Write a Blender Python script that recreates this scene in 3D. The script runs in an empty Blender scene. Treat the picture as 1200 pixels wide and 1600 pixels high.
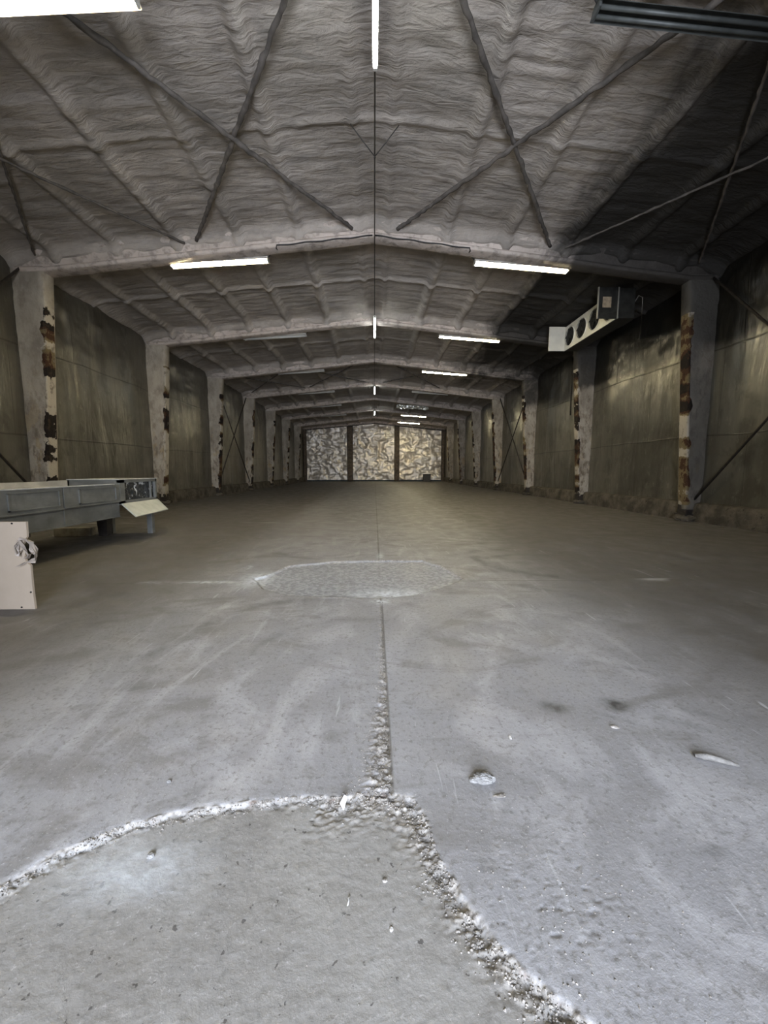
import bpy, bmesh, math, random
import numpy as np
from mathutils import Vector, Matrix

S = bpy.context.scene
C = S.collection
random.seed(7)

# ------------------------------------------------------------------ camera
cam = bpy.data.objects.new('camera', bpy.data.cameras.new('camera'))
C.objects.link(cam)
cam.location = (0, 0, 1.3)
cam.rotation_euler = (math.radians(90 - 6.183), 0, math.radians(-1.424))
cam.data.sensor_fit = 'AUTO'
cam.data.sensor_width = 36.0
cam.data.lens = 13.5
cam.data.clip_start = 0.05
cam.data.clip_end = 200
S.camera = cam

# ------------------------------------------------------------------ light, world, exposure
S.view_settings.view_transform = 'Standard'
S.view_settings.look = 'None'
S.view_settings.gamma = 1.0
S.view_settings.use_curve_mapping = False
S.view_settings.exposure = 2.4

TUBE_WARM = 27.0      # emission of the lit yellowish tubes
TUBE_COOL = 9.0      # emission of the white tubes on the ridge
DOOR_W = 420.0        # daylight through the open doorway behind the camera
SKY = 2.2

W = bpy.data.worlds.new('world')
S.world = W
W.use_nodes = True
W.node_tree.nodes['Background'].inputs[0].default_value = (0.62, 0.74, 1.0, 1)
W.node_tree.nodes['Background'].inputs[1].default_value = SKY

al = bpy.data.lights.new('doorway_daylight', 'AREA')
al.shape = 'RECTANGLE'
al.size = 3.5
al.size_y = 4.5
al.energy = DOOR_W
al.color = (0.83, 0.89, 1.0)
ao = bpy.data.objects.new('doorway_daylight', al)
C.objects.link(ao)
ao.location = (0.2, -5.5, 2.32)
ao.rotation_euler = (math.radians(90), 0, 0)   # faces +y, into the hall

# ------------------------------------------------------------------ noise
def _h(ix, iy, seed):
    n = (ix.astype(np.int64) * 374761393 + iy.astype(np.int64) * 668265263 + seed * 974634777).astype(np.uint64) & np.uint64(0xffffffff)
    n = ((n ^ (n >> np.uint64(13))) * np.uint64(1274126177)) & np.uint64(0xffffffff)
    n = ((n ^ (n >> np.uint64(15))) * np.uint64(2246822519)) & np.uint64(0xffffffff)
    return ((n ^ (n >> np.uint64(16))) & np.uint64(0xffff)).astype(float) / 65535.0

def vn(x, y, seed=0):
    x = np.asarray(x, float); y = np.asarray(y, float)
    x, y = np.broadcast_arrays(x, y)
    ix = np.floor(x); iy = np.floor(y)
    fx = x - ix; fy = y - iy
    fx = fx * fx * (3 - 2 * fx); fy = fy * fy * (3 - 2 * fy)
    a = _h(ix, iy, seed); b = _h(ix + 1, iy, seed); c = _h(ix, iy + 1, seed); d = _h(ix + 1, iy + 1, seed)
    return (a * (1 - fx) + b * fx) * (1 - fy) + (c * (1 - fx) + d * fx) * fy * 1.0

def fbm(x, y, seed=0, o=4, g=0.5):
    s = 0; a = 1; t = 0
    for i in range(o):
        s = s + a * (vn(x * 2 ** i + 13.7 * i, y * 2 ** i + 7.1 * i, seed + i) - 0.5); t += a; a *= g
    return 2 * s / t           # roughly -1..1

# ------------------------------------------------------------------ mesh helpers
def link(name, me, m=None, parent=None):
    o = bpy.data.objects.new(name, me)
    C.objects.link(o)
    if m is not None:
        me.materials.append(m)
    if parent is not None:
        o.parent = parent
    return o

def tag(o, label=None, cat=None, group=None, kind=None):
    if label: o['label'] = label
    if cat: o['category'] = cat
    if group: o['group'] = group
    if kind: o['kind'] = kind
    return o

def struct(o):
    o['kind'] = 'structure'; return o

def thing(name, label, cat, loc=(0, 0, 0), rotz=0, group=None):
    o = bpy.data.objects.new(name, None)
    o.empty_display_size = 0.1
    C.objects.link(o)
    o.location = loc
    o.rotation_euler = (0, 0, rotz)
    return tag(o, label, cat, group)

def grid(name, X, Y, Z, m, parent=None, smooth=True, flip=False, attrs=None):
    n, k = X.shape
    V = np.stack([X, Y, Z], -1).reshape(-1, 3)
    i = np.arange(n * k).reshape(n, k)
    F = np.stack([i[:-1, :-1], i[:-1, 1:], i[1:, 1:], i[1:, :-1]], -1).reshape(-1, 4)
    if flip: F = F[:, ::-1]
    me = bpy.data.meshes.new(name)
    me.from_pydata(V.tolist(), [], F.tolist())
    if smooth: me.polygons.foreach_set('use_smooth', [True] * len(F))
    if attrs:
        for an, a in attrs.items():
            at = me.attributes.new(an, 'FLOAT', 'POINT')
            at.data.foreach_set('value', np.asarray(a, np.float32).ravel())
    return link(name, me, m, parent)

class B:
    """collects solids into one bmesh, then links them as one mesh object"""
    def __init__(s): s.bm = bmesh.new()
    def box(s, x0, x1, y0, y1, z0, z1, M=None, bevel=0.0):
        v = [s.bm.verts.new(p) for p in ((x0, y0, z0), (x1, y0, z0), (x1, y1, z0), (x0, y1, z0), (x0, y0, z1), (x1, y0, z1), (x1, y1, z1), (x0, y1, z1))]
        fs = [s.bm.faces.new([v[i] for i in q]) for q in ((0, 3, 2, 1), (4, 5, 6, 7), (0, 1, 5, 4), (1, 2, 6, 5), (2, 3, 7, 6), (3, 0, 4, 7))]
        if M is not None: bmesh.ops.transform(s.bm, matrix=M, verts=v)
        if bevel > 0:
            es = list({e for f in fs for e in f.edges})
            bmesh.ops.bevel(s.bm, geom=es, offset=bevel, segments=2, affect='EDGES', profile=0.5)
        return s
    def tube(s, pts, r, n=8, caps=True, jitter=0.0):
        pts = [Vector(p) for p in pts]
        rings = []
        for i, p in enumerate(pts):
            d = (pts[min(i + 1, len(pts) - 1)] - pts[max(i - 1, 0)]).normalized()
            a = d.cross(Vector((0, 0, 1)))
            if a.length < 1e-3: a = d.cross(Vector((1, 0, 0)))
            a.normalize(); b = d.cross(a)
            rr = r[i] if isinstance(r, (list, tuple)) else r
            ring = []
            for k in range(n):
                t = 2 * math.pi * k / n
                q = rr * (1 + jitter * random.uniform(-1, 1))
                ring.append(s.bm.verts.new(p + a * (math.cos(t) * q) + b * (math.sin(t) * q)))
            rings.append(ring)
        for i in range(len(rings) - 1):
            for k in range(n):
                f = s.bm.faces.new((rings[i][k], rings[i][(k + 1) % n], rings[i + 1][(k + 1) % n], rings[i + 1][k]))
                f.smooth = True
        if caps:
            s.bm.faces.new(rings[0][::-1]); s.bm.faces.new(rings[-1])
        return s
    def prism(s, prof, a0, a1, axis='x'):
        """profile (u,v) extruded along an axis: x -> (a,u,v); y -> (u,a,v)"""
        def P(u, v, a): return (a, u, v) if axis == 'x' else (u, a, v)
        A = [s.bm.verts.new(P(u, v, a0)) for u, v in prof]
        Bv = [s.bm.verts.new(P(u, v, a1)) for u, v in prof]
        n = len(prof)
        for i in range(n):
            s.bm.faces.new((A[i], A[(i + 1) % n], Bv[(i + 1) % n], Bv[i]))
        s.bm.faces.new(A[::-1]); s.bm.faces.new(Bv)
        return s
    def lump(s, c, size, seed=0, rough=0.35, sub=2):
        r = bmesh.ops.create_icosphere(s.bm, subdivisions=sub, radius=0.5)
        rn = random.Random(seed)
        for v in r['verts']:
            k = 1 + rough * rn.uniform(-1, 1)
            v.co = Vector((v.co.x * size[0] * k, v.co.y * size[1] * k, v.co.z * size[2] * k)) + Vector(c)
        return s
    def build(s, name, m, parent=None, M=None):
        bmesh.ops.recalc_face_normals(s.bm, faces=s.bm.faces[:])
        me = bpy.data.meshes.new(name)
        s.bm.to_mesh(me); s.bm.free()
        if M is not None: me.transform(M)
        return link(name, me, m, parent)

# ------------------------------------------------------------------ materials
class N:
    def __init__(s, name):
        s.m = bpy.data.materials.new(name)
        s.m.use_nodes = True
        s.t = s.m.node_tree
        s.p = s.t.nodes['Principled BSDF']
        s.L = s.t.links
    def n(s, ty, **kw):
        x = s.t.nodes.new(ty)
        for k, v in kw.items(): setattr(x, k, v)
        return x
    def set(s, sock, v):
        if hasattr(v, 'node'): s.L.new(v, sock)
        elif isinstance(v, (tuple, list)) and len(v) == 3 and sock.type == 'RGBA': sock.default_value = (*v, 1)
        else: sock.default_value = v
    def pos(s, scale=(1, 1, 1)):
        g = s.n('ShaderNodeNewGeometry').outputs['Position']
        mp = s.n('ShaderNodeMapping'); s.L.new(g, mp.inputs[0]); mp.inputs['Scale'].default_value = scale
        return mp.outputs[0]
    def xyz(s):
        g = s.n('ShaderNodeNewGeometry').outputs['Position']
        q = s.n('ShaderNodeSeparateXYZ'); s.L.new(g, q.inputs[0]); return q.outputs
    def noise(s, scale=1, detail=4, vec=None, rough=0.55, dist=0.0):
        x = s.n('ShaderNodeTexNoise')
        s.L.new(vec if vec is not None else s.pos(), x.inputs['Vector'])
        x.inputs['Scale'].default_value = scale; x.inputs['Detail'].default_value = detail
        x.inputs['Roughness'].default_value = rough; x.inputs['Distortion'].default_value = dist
        return x.outputs[0]
    def rng(s, v, a, b, c=0.0, d=1.0, smooth=True):
        x = s.n('ShaderNodeMapRange')
        if smooth: x.interpolation_type = 'SMOOTHSTEP'
        s.set(x.inputs[0], v)
        for i, q in zip((1, 2, 3, 4), (a, b, c, d)): x.inputs[i].default_value = q
        return x.outputs[0]
    def mth(s, op, a, b=0.0, c=None):
        x = s.n('ShaderNodeMath', operation=op)
        s.set(x.inputs[0], a); s.set(x.inputs[1], b)
        if c is not None: s.set(x.inputs[2], c)
        return x.outputs[0]
    def mix(s, f, a, b, blend='MIX'):
        x = s.n('ShaderNodeMix', data_type='RGBA', blend_type=blend)
        s.set(x.inputs[0], f); s.set(x.inputs[6], a); s.set(x.inputs[7], b)
        return x.outputs[2]
    def attr(s, name):
        return s.n('ShaderNodeAttribute', attribute_name=name).outputs['Fac']
    def bump(s, h, strength=0.3, dist=0.02, prev=None):
        x = s.n('ShaderNodeBump'); x.inputs['Strength'].default_value = strength; x.inputs['Distance'].default_value = dist
        s.L.new(h, x.inputs['Height'])
        if prev is not None: s.L.new(prev, x.inputs['Normal'])
        return x.outputs[0]
    def out(s, col=None, rough=None, metal=None, normal=None, spec=None):
        if col is not None: s.set(s.p.inputs['Base Color'], col)
        if rough is not None: s.set(s.p.inputs['Roughness'], rough)
        if metal is not None: s.set(s.p.inputs['Metallic'], metal)
        if normal is not None: s.L.new(normal, s.p.inputs['Normal'])
        if spec is not None: s.p.inputs['Specular IOR Level'].default_value = spec
        return s.m

def plain(name, col, rough=0.5, metal=0.0, var=0.15, scale=6.0, bump=0.08):
    n = N(name)
    f = n.noise(scale, 5)
    c = n.mix(n.rng(f, 0.3, 0.7), tuple(q * (1 - var) for q in col), tuple(min(1, q * (1 + var)) for q in col))
    return n.out(c, rough, metal, n.bump(n.noise(scale * 5, 4), bump, 0.01))

def soot(n):
    """dark soot stain on the right-hand side of the hall, thickest over the first two bays"""
    x, y, z = n.xyz()
    a = n.rng(x, 2.6, 6.0)
    b = n.rng(y, 30, 13)
    nz = n.noise(1.0, 6, n.pos((0.9, 0.32, 0.9)), 0.65, 0.6)
    f = n.mth('MULTIPLY', a, b)
    hi = n.rng(z, 3.9, 4.9)
    f = n.mth('MULTIPLY', f, hi)
    return n.rng(n.mth('ADD', f, n.mth('MULTIPLY', n.mth('SUBTRACT', nz, 0.5), 1.3)), 0.22, 0.72)

# sprayed foam on roof
n = N('sprayed_foam')
d1 = n.noise(0.7, 5, n.pos((1, 0.6, 1)))
d2 = n.noise(3.2, 6, n.pos((1, 1, 1)), 0.62)
d3 = n.noise(1.0, 5, n.pos((1.2, 5.5, 1.2)), 0.6, 0.8)
c = n.mix(n.rng(d1, 0.3, 0.72), (0.30, 0.262, 0.222), (0.45, 0.395, 0.342))
c = n.mix(n.mth('MULTIPLY', n.rng(d2, 0.46, 0.72), 0.55), c, (0.24, 0.215, 0.19))
c = n.mix(n.mth('MULTIPLY', n.rng(d3, 0.47, 0.68), 0.55), c, (0.22, 0.20, 0.175))
c = n.mix(n.mth('MULTIPLY', soot(n), 0.95), c, (0.018, 0.0165, 0.0145))
hb = n.bump(n.noise(1.0, 6, n.pos((2.2, 9, 2.2)), 0.6, 0.7), 0.7, 0.06)
hb = n.bump(n.noise(14, 5), 0.45, 0.02, hb)
MFOAM = n.out(c, 0.72, 0, hb, 0.35)

n = N('foam_on_steel')
d1 = n.noise(1.1, 5); d2 = n.noise(5, 6, None, 0.65)
c = n.mix(n.rng(d1, 0.3, 0.7), (0.42, 0.358, 0.306), (0.58, 0.495, 0.43))
c = n.mix(n.mth('MULTIPLY', n.rng(d2, 0.47, 0.66), 0.7), c, (0.20, 0.168, 0.14))
c = n.mix(n.mth('MULTIPLY', soot(n), 0.93), c, (0.030, 0.027, 0.024))
hb = n.bump(n.noise(5, 6, None, 0.6), 0.6, 0.05)
hb = n.bump(n.noise(25, 4), 0.3, 0.012, hb)
MSTEEL = n.out(c, 0.75, 0, hb, 0.3)

def column_mat(name, right):
    n = N(name)
    d1 = n.noise(1.1, 5, n.pos((1.5, 1.5, 0.8))); d2 = n.noise(6, 6, n.pos((1, 1, 0.45)), 0.68)
    c = n.mix(n.rng(d1, 0.3, 0.7), (0.27, 0.235, 0.19), (0.43, 0.38, 0.31))
    c = n.mix(n.mth('MULTIPLY', n.rng(n.noise(3.0, 6, n.pos((1, 1, 0.6)), 0.7), 0.47, 0.66), 0.6), c, (0.20, 0.172, 0.14))
    x, y, z = n.xyz()
    low = n.rng(z, 5.2, 0.6, 0.12, 0.75)
    if right: low = n.rng(z, 5.5, 0.6, 0.45, 0.85)
    c = n.mix(n.mth('MULTIPLY', n.rng(d2, 0.47, 0.64), low), c, (0.10, 0.07, 0.045))
    d4 = n.noise(3.0, 4, n.pos((1, 1, 0.5)), 0.6)
    c = n.mix(n.mth('MULTIPLY', n.rng(d4, 0.55, 0.62), n.rng(z, 4.0, 1.5, 0.0, 0.55)), c, (0.34, 0.25, 0.13))
    c = n.mix(n.mth('MULTIPLY', soot(n), 0.9), c, (0.035, 0.032, 0.028))
    if right:   # grimy all the way down on the nearest right column
        c = n.mix(n.mth('MULTIPLY', n.rng(y, 13, 11), n.rng(d1, 0.3, 0.6, 0.35, 0.85)), c, (0.09, 0.083, 0.072))
    hb = n.bump(n.noise(5, 6, None, 0.6), 0.6, 0.05)
    hb = n.bump(n.noise(25, 4), 0.35, 0.012, hb)
    return n.out(c, 0.78, 0, hb, 0.3)
MCOLL = column_mat('foam_column_left', False)
MCOLR = column_mat('foam_column_right', True)

n = N('stripped_flange')
a = n.noise(1.0, 2, n.pos((0.5, 0.23, 1.25)), 0.45, 0.2)
b = n.noise(3.0, 6, n.pos((2, 2, 1.4)), 0.68)
q = n.mth('ADD', a, n.mth('MULTIPLY', n.mth('SUBTRACT', b, 0.5), 0.28))
c = n.mix(n.rng(q, 0.375, 0.385), (0.42, 0.37, 0.30), (0.014, 0.010, 0.008))
c = n.mix(n.rng(q, 0.475, 0.485), c, (0.055, 0.026, 0.014))
c = n.mix(n.rng(q, 0.515, 0.53), c, (0.155, 0.118, 0.062))
c = n.mix(n.rng(q, 0.56, 0.58), c, (0.40, 0.355, 0.29))
c = n.mix(n.mth('MULTIPLY', n.rng(b, 0.52, 0.66), 0.6), c, (0.05, 0.035, 0.022))
MRUST = n.out(c, 0.85, 0, n.bump(b, 0.8, 0.04), 0.2)

MBLACKRUST = plain('black_rusted_steel', (0.022, 0.016, 0.012), 0.85, 0, 0.5, 12, 0.5)

def wall_mat(name, right):
    n = N(name)
    st = n.noise(1.0, 5, n.pos((3.0, 3.0, 0.22)), 0.6)
    bl = n.noise(0.55, 5, n.pos((1, 1, 1)))
    c = n.mix(n.rng(bl, 0.3, 0.7), (0.115, 0.107, 0.084), (0.215, 0.202, 0.165))
    c = n.mix(n.mth('MULTIPLY', n.rng(n.noise(1.6, 6, n.pos((1, 1, 0.7)), 0.65, 0.4), 0.48, 0.66), 0.6), c, (0.075, 0.068, 0.053))
    c = n.mix(n.mth('MULTIPLY', n.rng(n.noise(7, 5, n.pos((1, 1, 0.5)), 0.7), 0.55, 0.72), 0.5), c, (0.30, 0.285, 0.235))
    c = n.mix(n.mth('MULTIPLY', n.rng(st, 0.45, 0.75), 0.55), c, (0.088, 0.08, 0.062))
    x, y, z = n.xyz()
    # lapped sheet seams
    wob = n.mth('MULTIPLY', n.mth('SUBTRACT', n.noise(0.4, 2), 0.5), 0.25)
    zz = n.mth('ADD', z, wob)
    seam = None
    for h in (2.15, 4.25):
        k = n.rng(n.mth('ABSOLUTE', n.mth('SUBTRACT', zz, h)), 0.006, 0.028, 1, 0)
        seam = k if seam is None else n.mth('MAXIMUM', seam, k)
    yy = n.mth('ADD', y, n.mth('MULTIPLY', n.mth('FLOOR', n.mth('DIVIDE', zz, 2.1)), 0.47))
    fr = n.mth('ABSOLUTE', n.mth('SUBTRACT', n.mth('FRACT', n.mth('DIVIDE', yy, 1.22)), 0.5))
    k = n.rng(fr, 0.483, 0.497, 0, 0.6)
    seam = n.mth('MAXIMUM', seam, k)
    c = n.mix(n.mth('MULTIPLY', seam, 0.55), c, (0.045, 0.04, 0.03))
    # dull darker upper sheets
    c = n.mix(n.rng(n.mth('ADD', zz, n.mth('MULTIPLY', n.noise(1.3, 4), 1.2)), 4.6, 5.6, 0, 0.45), c, (0.07, 0.062, 0.05))
    if right:
        c = n.mix(n.mth('MULTIPLY', soot(n), 0.9), c, (0.016, 0.015, 0.013))
    # scattered small holes and scabs
    sp = n.noise(3.3, 2, n.pos((1, 1, 1)))
    h1 = n.bump(n.noise(1.0, 4, n.pos((1.9, 1.9, 0.45)), 0.5, 0.5), 0.7, 0.07)
    h2 = n.bump(seam, 0.4, 0.01, h1)
    h3 = n.bump(n.noise(9, 5, n.pos((1, 1, 0.5))), 0.3, 0.012, h2)
    c = n.mix(n.rng(sp, 0.83, 0.84), c, (0.012, 0.010, 0.008))
    r = n.rng(n.noise(2.5, 5), 0.3, 0.7, 0.285, 0.36)
    return n.out(c, r, 0.5, h3, 0.6)
MWALLL = wall_mat('dull_metal_wall_left', False)
MWALLR = wall_mat('dull_metal_wall_right', True)

n = N('rough_curb_concrete')
a = n.noise(2.2, 6, None, 0.65); b = n.noise(9, 5)
x, y, z = n.xyz()
c = n.mix(n.rng(a, 0.35, 0.65), (0.050, 0.043, 0.033), (0.125, 0.108, 0.085))
c = n.mix(n.rng(b, 0.62, 0.72), c, (0.03, 0.025, 0.02))
MCURB = n.out(c, 0.9, 0, n.bump(n.noise(7, 6), 0.9, 0.06), 0.2)

# concrete floor
n = N('worn_concrete')
fine = n.noise(38, 6, None, 0.7)
mid = n.noise(2.2, 7, n.pos((1, 0.8, 1)), 0.62, 0.9)
big = n.noise(0.45, 5, n.pos((1, 0.55, 1)), 0.55, 0.8)
swirl = n.noise(1.1, 5, n.pos((0.6, 1.5, 1)), 0.6, 2.2)
grit = n.noise(95, 4, None, 0.7)
drag = n.noise(1.0, 5, n.pos((2.6, 0.55, 1)), 0.62, 1.6)
c = n.mix(n.rng(big, 0.3, 0.7), (0.20, 0.196, 0.198), (0.285, 0.283, 0.29))
c = n.mix(n.mth('MULTIPLY', n.rng(mid, 0.46, 0.66), 0.6), c, (0.36, 0.355, 0.36))
c = n.mix(n.mth('MULTIPLY', n.rng(swirl, 0.50, 0.66), 0.6), c, (0.135, 0.127, 0.118))
c = n.mix(n.mth('MULTIPLY', n.rng(drag, 0.54, 0.68), 0.5), c, (0.39, 0.385, 0.385))
c = n.mix(n.mth('MULTIPLY', n.rng(fine, 0.52, 0.66), 0.75), c, (0.13, 0.124, 0.118))
c = n.mix(n.mth('MULTIPLY', n.rng(n.noise(13, 6, None, 0.72, 0.6), 0.52, 0.68), 0.5), c, (0.15, 0.143, 0.135))
c = n.mix(n.mth('MULTIPLY', n.rng(grit, 0.60, 0.70), 0.7), c, (0.48, 0.475, 0.465))
x, y, z = n.xyz()
# dirty far part, plus daylight falloff painted dark toward the side aisles
dirt_falloff = n.mth('MAXIMUM', n.rng(y, 3.5, 13, 0, 0.42), n.rng(n.mth('ABSOLUTE', x), 1.15, 2.9, 0, 0.85))
c = n.mix(n.mth('MULTIPLY', dirt_falloff, n.rng(mid, 0.25, 0.6, 0.7, 1.0)), c, (0.075, 0.066, 0.053))
# scratches
sc = n.noise(1.0, 3, n.pos((22, 1.6, 1)), 0.7, 0.3)
sm = n.noise(0.9, 2)
c = n.mix(n.mth('MULTIPLY', n.rng(sc, 0.64, 0.70), n.rng(sm, 0.45, 0.6, 0, 0.6)), c, (0.42, 0.42, 0.42))
# joint strips darkened with dirt
for lvl, off in ((None, 0),):
    jy = n.mth('ABSOLUTE', n.mth('SUBTRACT', n.mth('FRACT', n.mth('DIVIDE', n.mth('ADD', y, 0.8 - 0.0), 5.2)), 0.5))
    jf = n.rng(jy, 0.4968, 0.4988, 0, 0.75)
    jx = n.rng(n.mth('ABSOLUTE', n.mth('SUBTRACT', x, 0.065)), 0.006, 0.020, 0.75, 0)
    c = n.mix(n.mth('MAXIMUM', jf, jx), c, (0.085, 0.08, 0.07))
# chalky dust around joints
jd = n.mth('MULTIPLY', n.rng(jy, 0.482, 0.4965), n.rng(n.noise(1.3, 4, n.pos((0.8, 3, 1))), 0.56, 0.68, 0, 0.7))
c = n.mix(jd, c, (0.48, 0.475, 0.46))
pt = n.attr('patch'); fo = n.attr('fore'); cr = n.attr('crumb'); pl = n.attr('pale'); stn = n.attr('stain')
c = n.mix(n.mth('MULTIPLY', pt, 0.8), c, n.mix(n.rng(n.noise(24, 5), 0.4, 0.62), (0.20, 0.205, 0.215), (0.36, 0.37, 0.385)))
ff = n.noise(1.6, 6, n.pos((1, 1, 1)), 0.6, 0.5)
fc = n.mix(n.rng(ff, 0.3, 0.7), (0.18, 0.172, 0.16), (0.25, 0.242, 0.226))
fc = n.mix(n.mth('MULTIPLY', n.rng(fine, 0.52, 0.68), 0.5), fc, (0.12, 0.115, 0.108))
fc = n.mix(n.mth('MULTIPLY', n.rng(grit, 0.58, 0.70), 0.6), fc, (0.37, 0.36, 0.345))
fc = n.mix(n.rng(n.noise(42, 3), 0.665, 0.70), fc, (0.08, 0.075, 0.07))
c = n.mix(fo, c, fc)
crc = n.mix(n.rng(n.noise(26, 6, None, 0.7), 0.4, 0.6), (0.10, 0.086, 0.07), (0.345, 0.322, 0.29))
crc = n.mix(n.rng(n.noise(11, 3), 0.60, 0.70), crc, (0.11, 0.068, 0.045))
c = n.mix(cr, c, crc)
c = n.mix(pl, c, (0.62, 0.66, 0.70))
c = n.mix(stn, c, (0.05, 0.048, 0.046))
hb = n.bump(n.noise(5, 6, None, 0.6), 0.12, 0.02)
hb = n.bump(fine, 0.35, 0.006, hb)
hb = n.bump(grit, 0.35, 0.003, hb)
r = n.rng(n.noise(3, 4), 0.3, 0.7, 0.46, 0.66)
MFLOOR = n.out(c, r, 0, hb, 0.4)

n = N('wrinkled_foil')
c = n.mix(n.rng(n.noise(0.6, 4), 0.3, 0.7), (0.70, 0.635, 0.56), (0.86, 0.80, 0.725))
x, y, z = n.xyz()
# grid of the stitched backing
g1 = n.rng(n.mth('ABSOLUTE', n.mth('SUBTRACT', n.mth('FRACT', n.mth('DIVIDE', x, 0.62)), 0.5)), 0.46, 0.495, 0, 1)
g2 = n.rng(n.mth('ABSOLUTE', n.mth('SUBTRACT', n.mth('FRACT', n.mth('DIVIDE', z, 0.8)), 0.5)), 0.46, 0.495, 0, 1)
gg = n.mth('MAXIMUM', g1, g2)
c = n.mix(n.mth('MULTIPLY', gg, 0.35), c, (0.25, 0.22, 0.18))
hol = n.noise(1.15, 3, n.pos((1, 1, 1.2)), 0.6, 0.5)
c = n.mix(n.mth('MULTIPLY', n.rng(hol, 0.70, 0.72), n.rng(n.mth('ABSOLUTE', x), 2.9, 2.4)), c, (0.03, 0.027, 0.022))
MFOIL = n.out(c, 0.36, 0.5, n.bump(n.noise(2.5, 5, None, 0.6, 0.5), 0.6, 0.12), 0.5)

MPOST = plain('dark_brown_post', (0.085, 0.062, 0.042), 0.75, 0, 0.45, 5, 0.4)
MBACKDARK = plain('dark_back_wall', (0.05, 0.042, 0.034), 0.8, 0, 0.3, 3, 0.3)
MGREYSTRIP = plain('blue_grey_kerb', (0.055, 0.07, 0.07), 0.8, 0, 0.3, 3, 0.3)
MPAN = plain('enamelled_fixture_grey', (0.42, 0.40, 0.36), 0.45, 0.0, 0.12, 8, 0.05)
MPANDARK = plain('dark_fixture_grey', (0.075, 0.08, 0.076), 0.5, 0.2, 0.2, 6, 0.05)  # darker fixture grey for the housing and tubes of one fitting
MDEAD = plain('unlit_tube_glass', (0.55, 0.54, 0.50), 0.25, 0, 0.05, 6, 0.0)
MBLACK = plain('black_cable_rubber', (0.018, 0.016, 0.015), 0.6, 0, 0.2, 20, 0.05)
MWIRE = plain('dark_steel_wire', (0.05, 0.045, 0.04), 0.55, 0.5, 0.2, 20, 0.05)
MCHAIN = plain('dull_hanger_steel', (0.16, 0.145, 0.125), 0.6, 0.5, 0.2, 20, 0.05)
MROD = plain('foam_coated_rod', (0.095, 0.082, 0.071), 0.75, 0, 0.35, 6, 0.6)
MRODDARK = plain('dark_bare_rod', (0.040, 0.033, 0.028), 0.7, 0.3, 0.3, 12, 0.2)
MSHEET = N('grey_painted_sheet')
n = MSHEET
a = n.noise(2.2, 6, n.pos((1, 1, 2)), 0.62)
c = n.mix(n.rng(a, 0.3, 0.72), (0.135, 0.138, 0.13), (0.22, 0.222, 0.208))
c = n.mix(n.mth('MULTIPLY', n.rng(n.noise(9, 5, n.pos((1, 1, 0.5))), 0.56, 0.72), 0.5), c, (0.12, 0.115, 0.10))
MSHEET = n.out(c, 0.48, 0.35, n.bump(n.noise(14, 4), 0.1, 0.01), 0.5)
MRIM = plain('pale_worn_edge', (0.46, 0.46, 0.44), 0.5, 0.2, 0.2, 8, 0.1)
MTOP = plain('dusty_tray_grey', (0.40, 0.385, 0.35), 0.7, 0, 0.2, 3, 0.1)
MFLAP = plain('pale_green_grey_flap', (0.44, 0.45, 0.405), 0.55, 0.1, 0.12, 5, 0.1)
MDARKLEG = plain('dark_tapered_stand', (0.035, 0.028, 0.024), 0.7, 0, 0.3, 8, 0.2)
MWOOD = plain('weathered_timber', (0.36, 0.33, 0.27), 0.8, 0, 0.3, 7, 0.2)
MBOARD = N('white_painted_board')
n = MBOARD
c = n.mix(n.rng(n.noise(1.6, 5), 0.3, 0.7), (0.33, 0.27, 0.205), (0.39, 0.32, 0.25))
c = n.mix(n.rng(n.noise(24, 5, n.pos((1, 1, 0.3))), 0.68, 0.8, 0, 0.3), c, (0.5, 0.42, 0.34))
MBOARD = n.out(c, 0.6, 0, n.bump(n.noise(30, 3), 0.08, 0.01), 0.3)
MRAG = plain('grubby_plastic_film', (0.30, 0.255, 0.215), 0.4, 0, 0.2, 14, 0.2)
MSCREW = plain('black_screw_head', (0.02, 0.018, 0.016), 0.5, 0.4, 0.1, 20, 0)
MCOOLW = plain('white_enamel_cooler', (0.72, 0.69, 0.60), 0.4, 0, 0.06, 4, 0.03)
MCOOLD = plain('dark_cooler_metal', (0.035, 0.034, 0.030), 0.5, 0.4, 0.3, 6, 0.06)  # dark metal of the cooler's body and near end cover
MFAN = plain('black_fan_metal', (0.010, 0.010, 0.010), 0.55, 0.2, 0.2, 10, 0.03)
MGRILL = plain('dark_fan_guard', (0.03, 0.03, 0.03), 0.5, 0.6, 0.2, 10, 0.0)
MEDGE = plain('bright_cut_edge', (0.32, 0.31, 0.28), 0.5, 0.4, 0.1, 8, 0.03)
MSTICK = plain('faded_beige_sticker', (0.30, 0.235, 0.16), 0.7, 0, 0.25, 12, 0.03)
MCRATE = plain('dark_grey_crate', (0.055, 0.052, 0.05), 0.7, 0, 0.2, 6, 0.05)
MCHIP = plain('pale_concrete_chip', (0.23, 0.212, 0.19), 0.9, 0, 0.5, 30, 0.4)
MCHIPB = plain('brown_grey_rubble', (0.20, 0.165, 0.125), 0.9, 0, 0.35, 20, 0.5)
MPAPER = plain('torn_white_card', (0.45, 0.435, 0.41), 0.8, 0, 0.08, 20, 0.03)
MSTONE = plain('grey_chunk', (0.18, 0.177, 0.172), 0.9, 0, 0.3, 22, 0.8)
MSTICKWOOD = plain('grey_splinter', (0.135, 0.128, 0.118), 0.85, 0, 0.25, 30, 0.4)
MFOILSCRAP = plain('crumpled_bright_foil', (0.80, 0.80, 0.74), 0.25, 0.7, 0.1, 9, 0.3)

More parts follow.
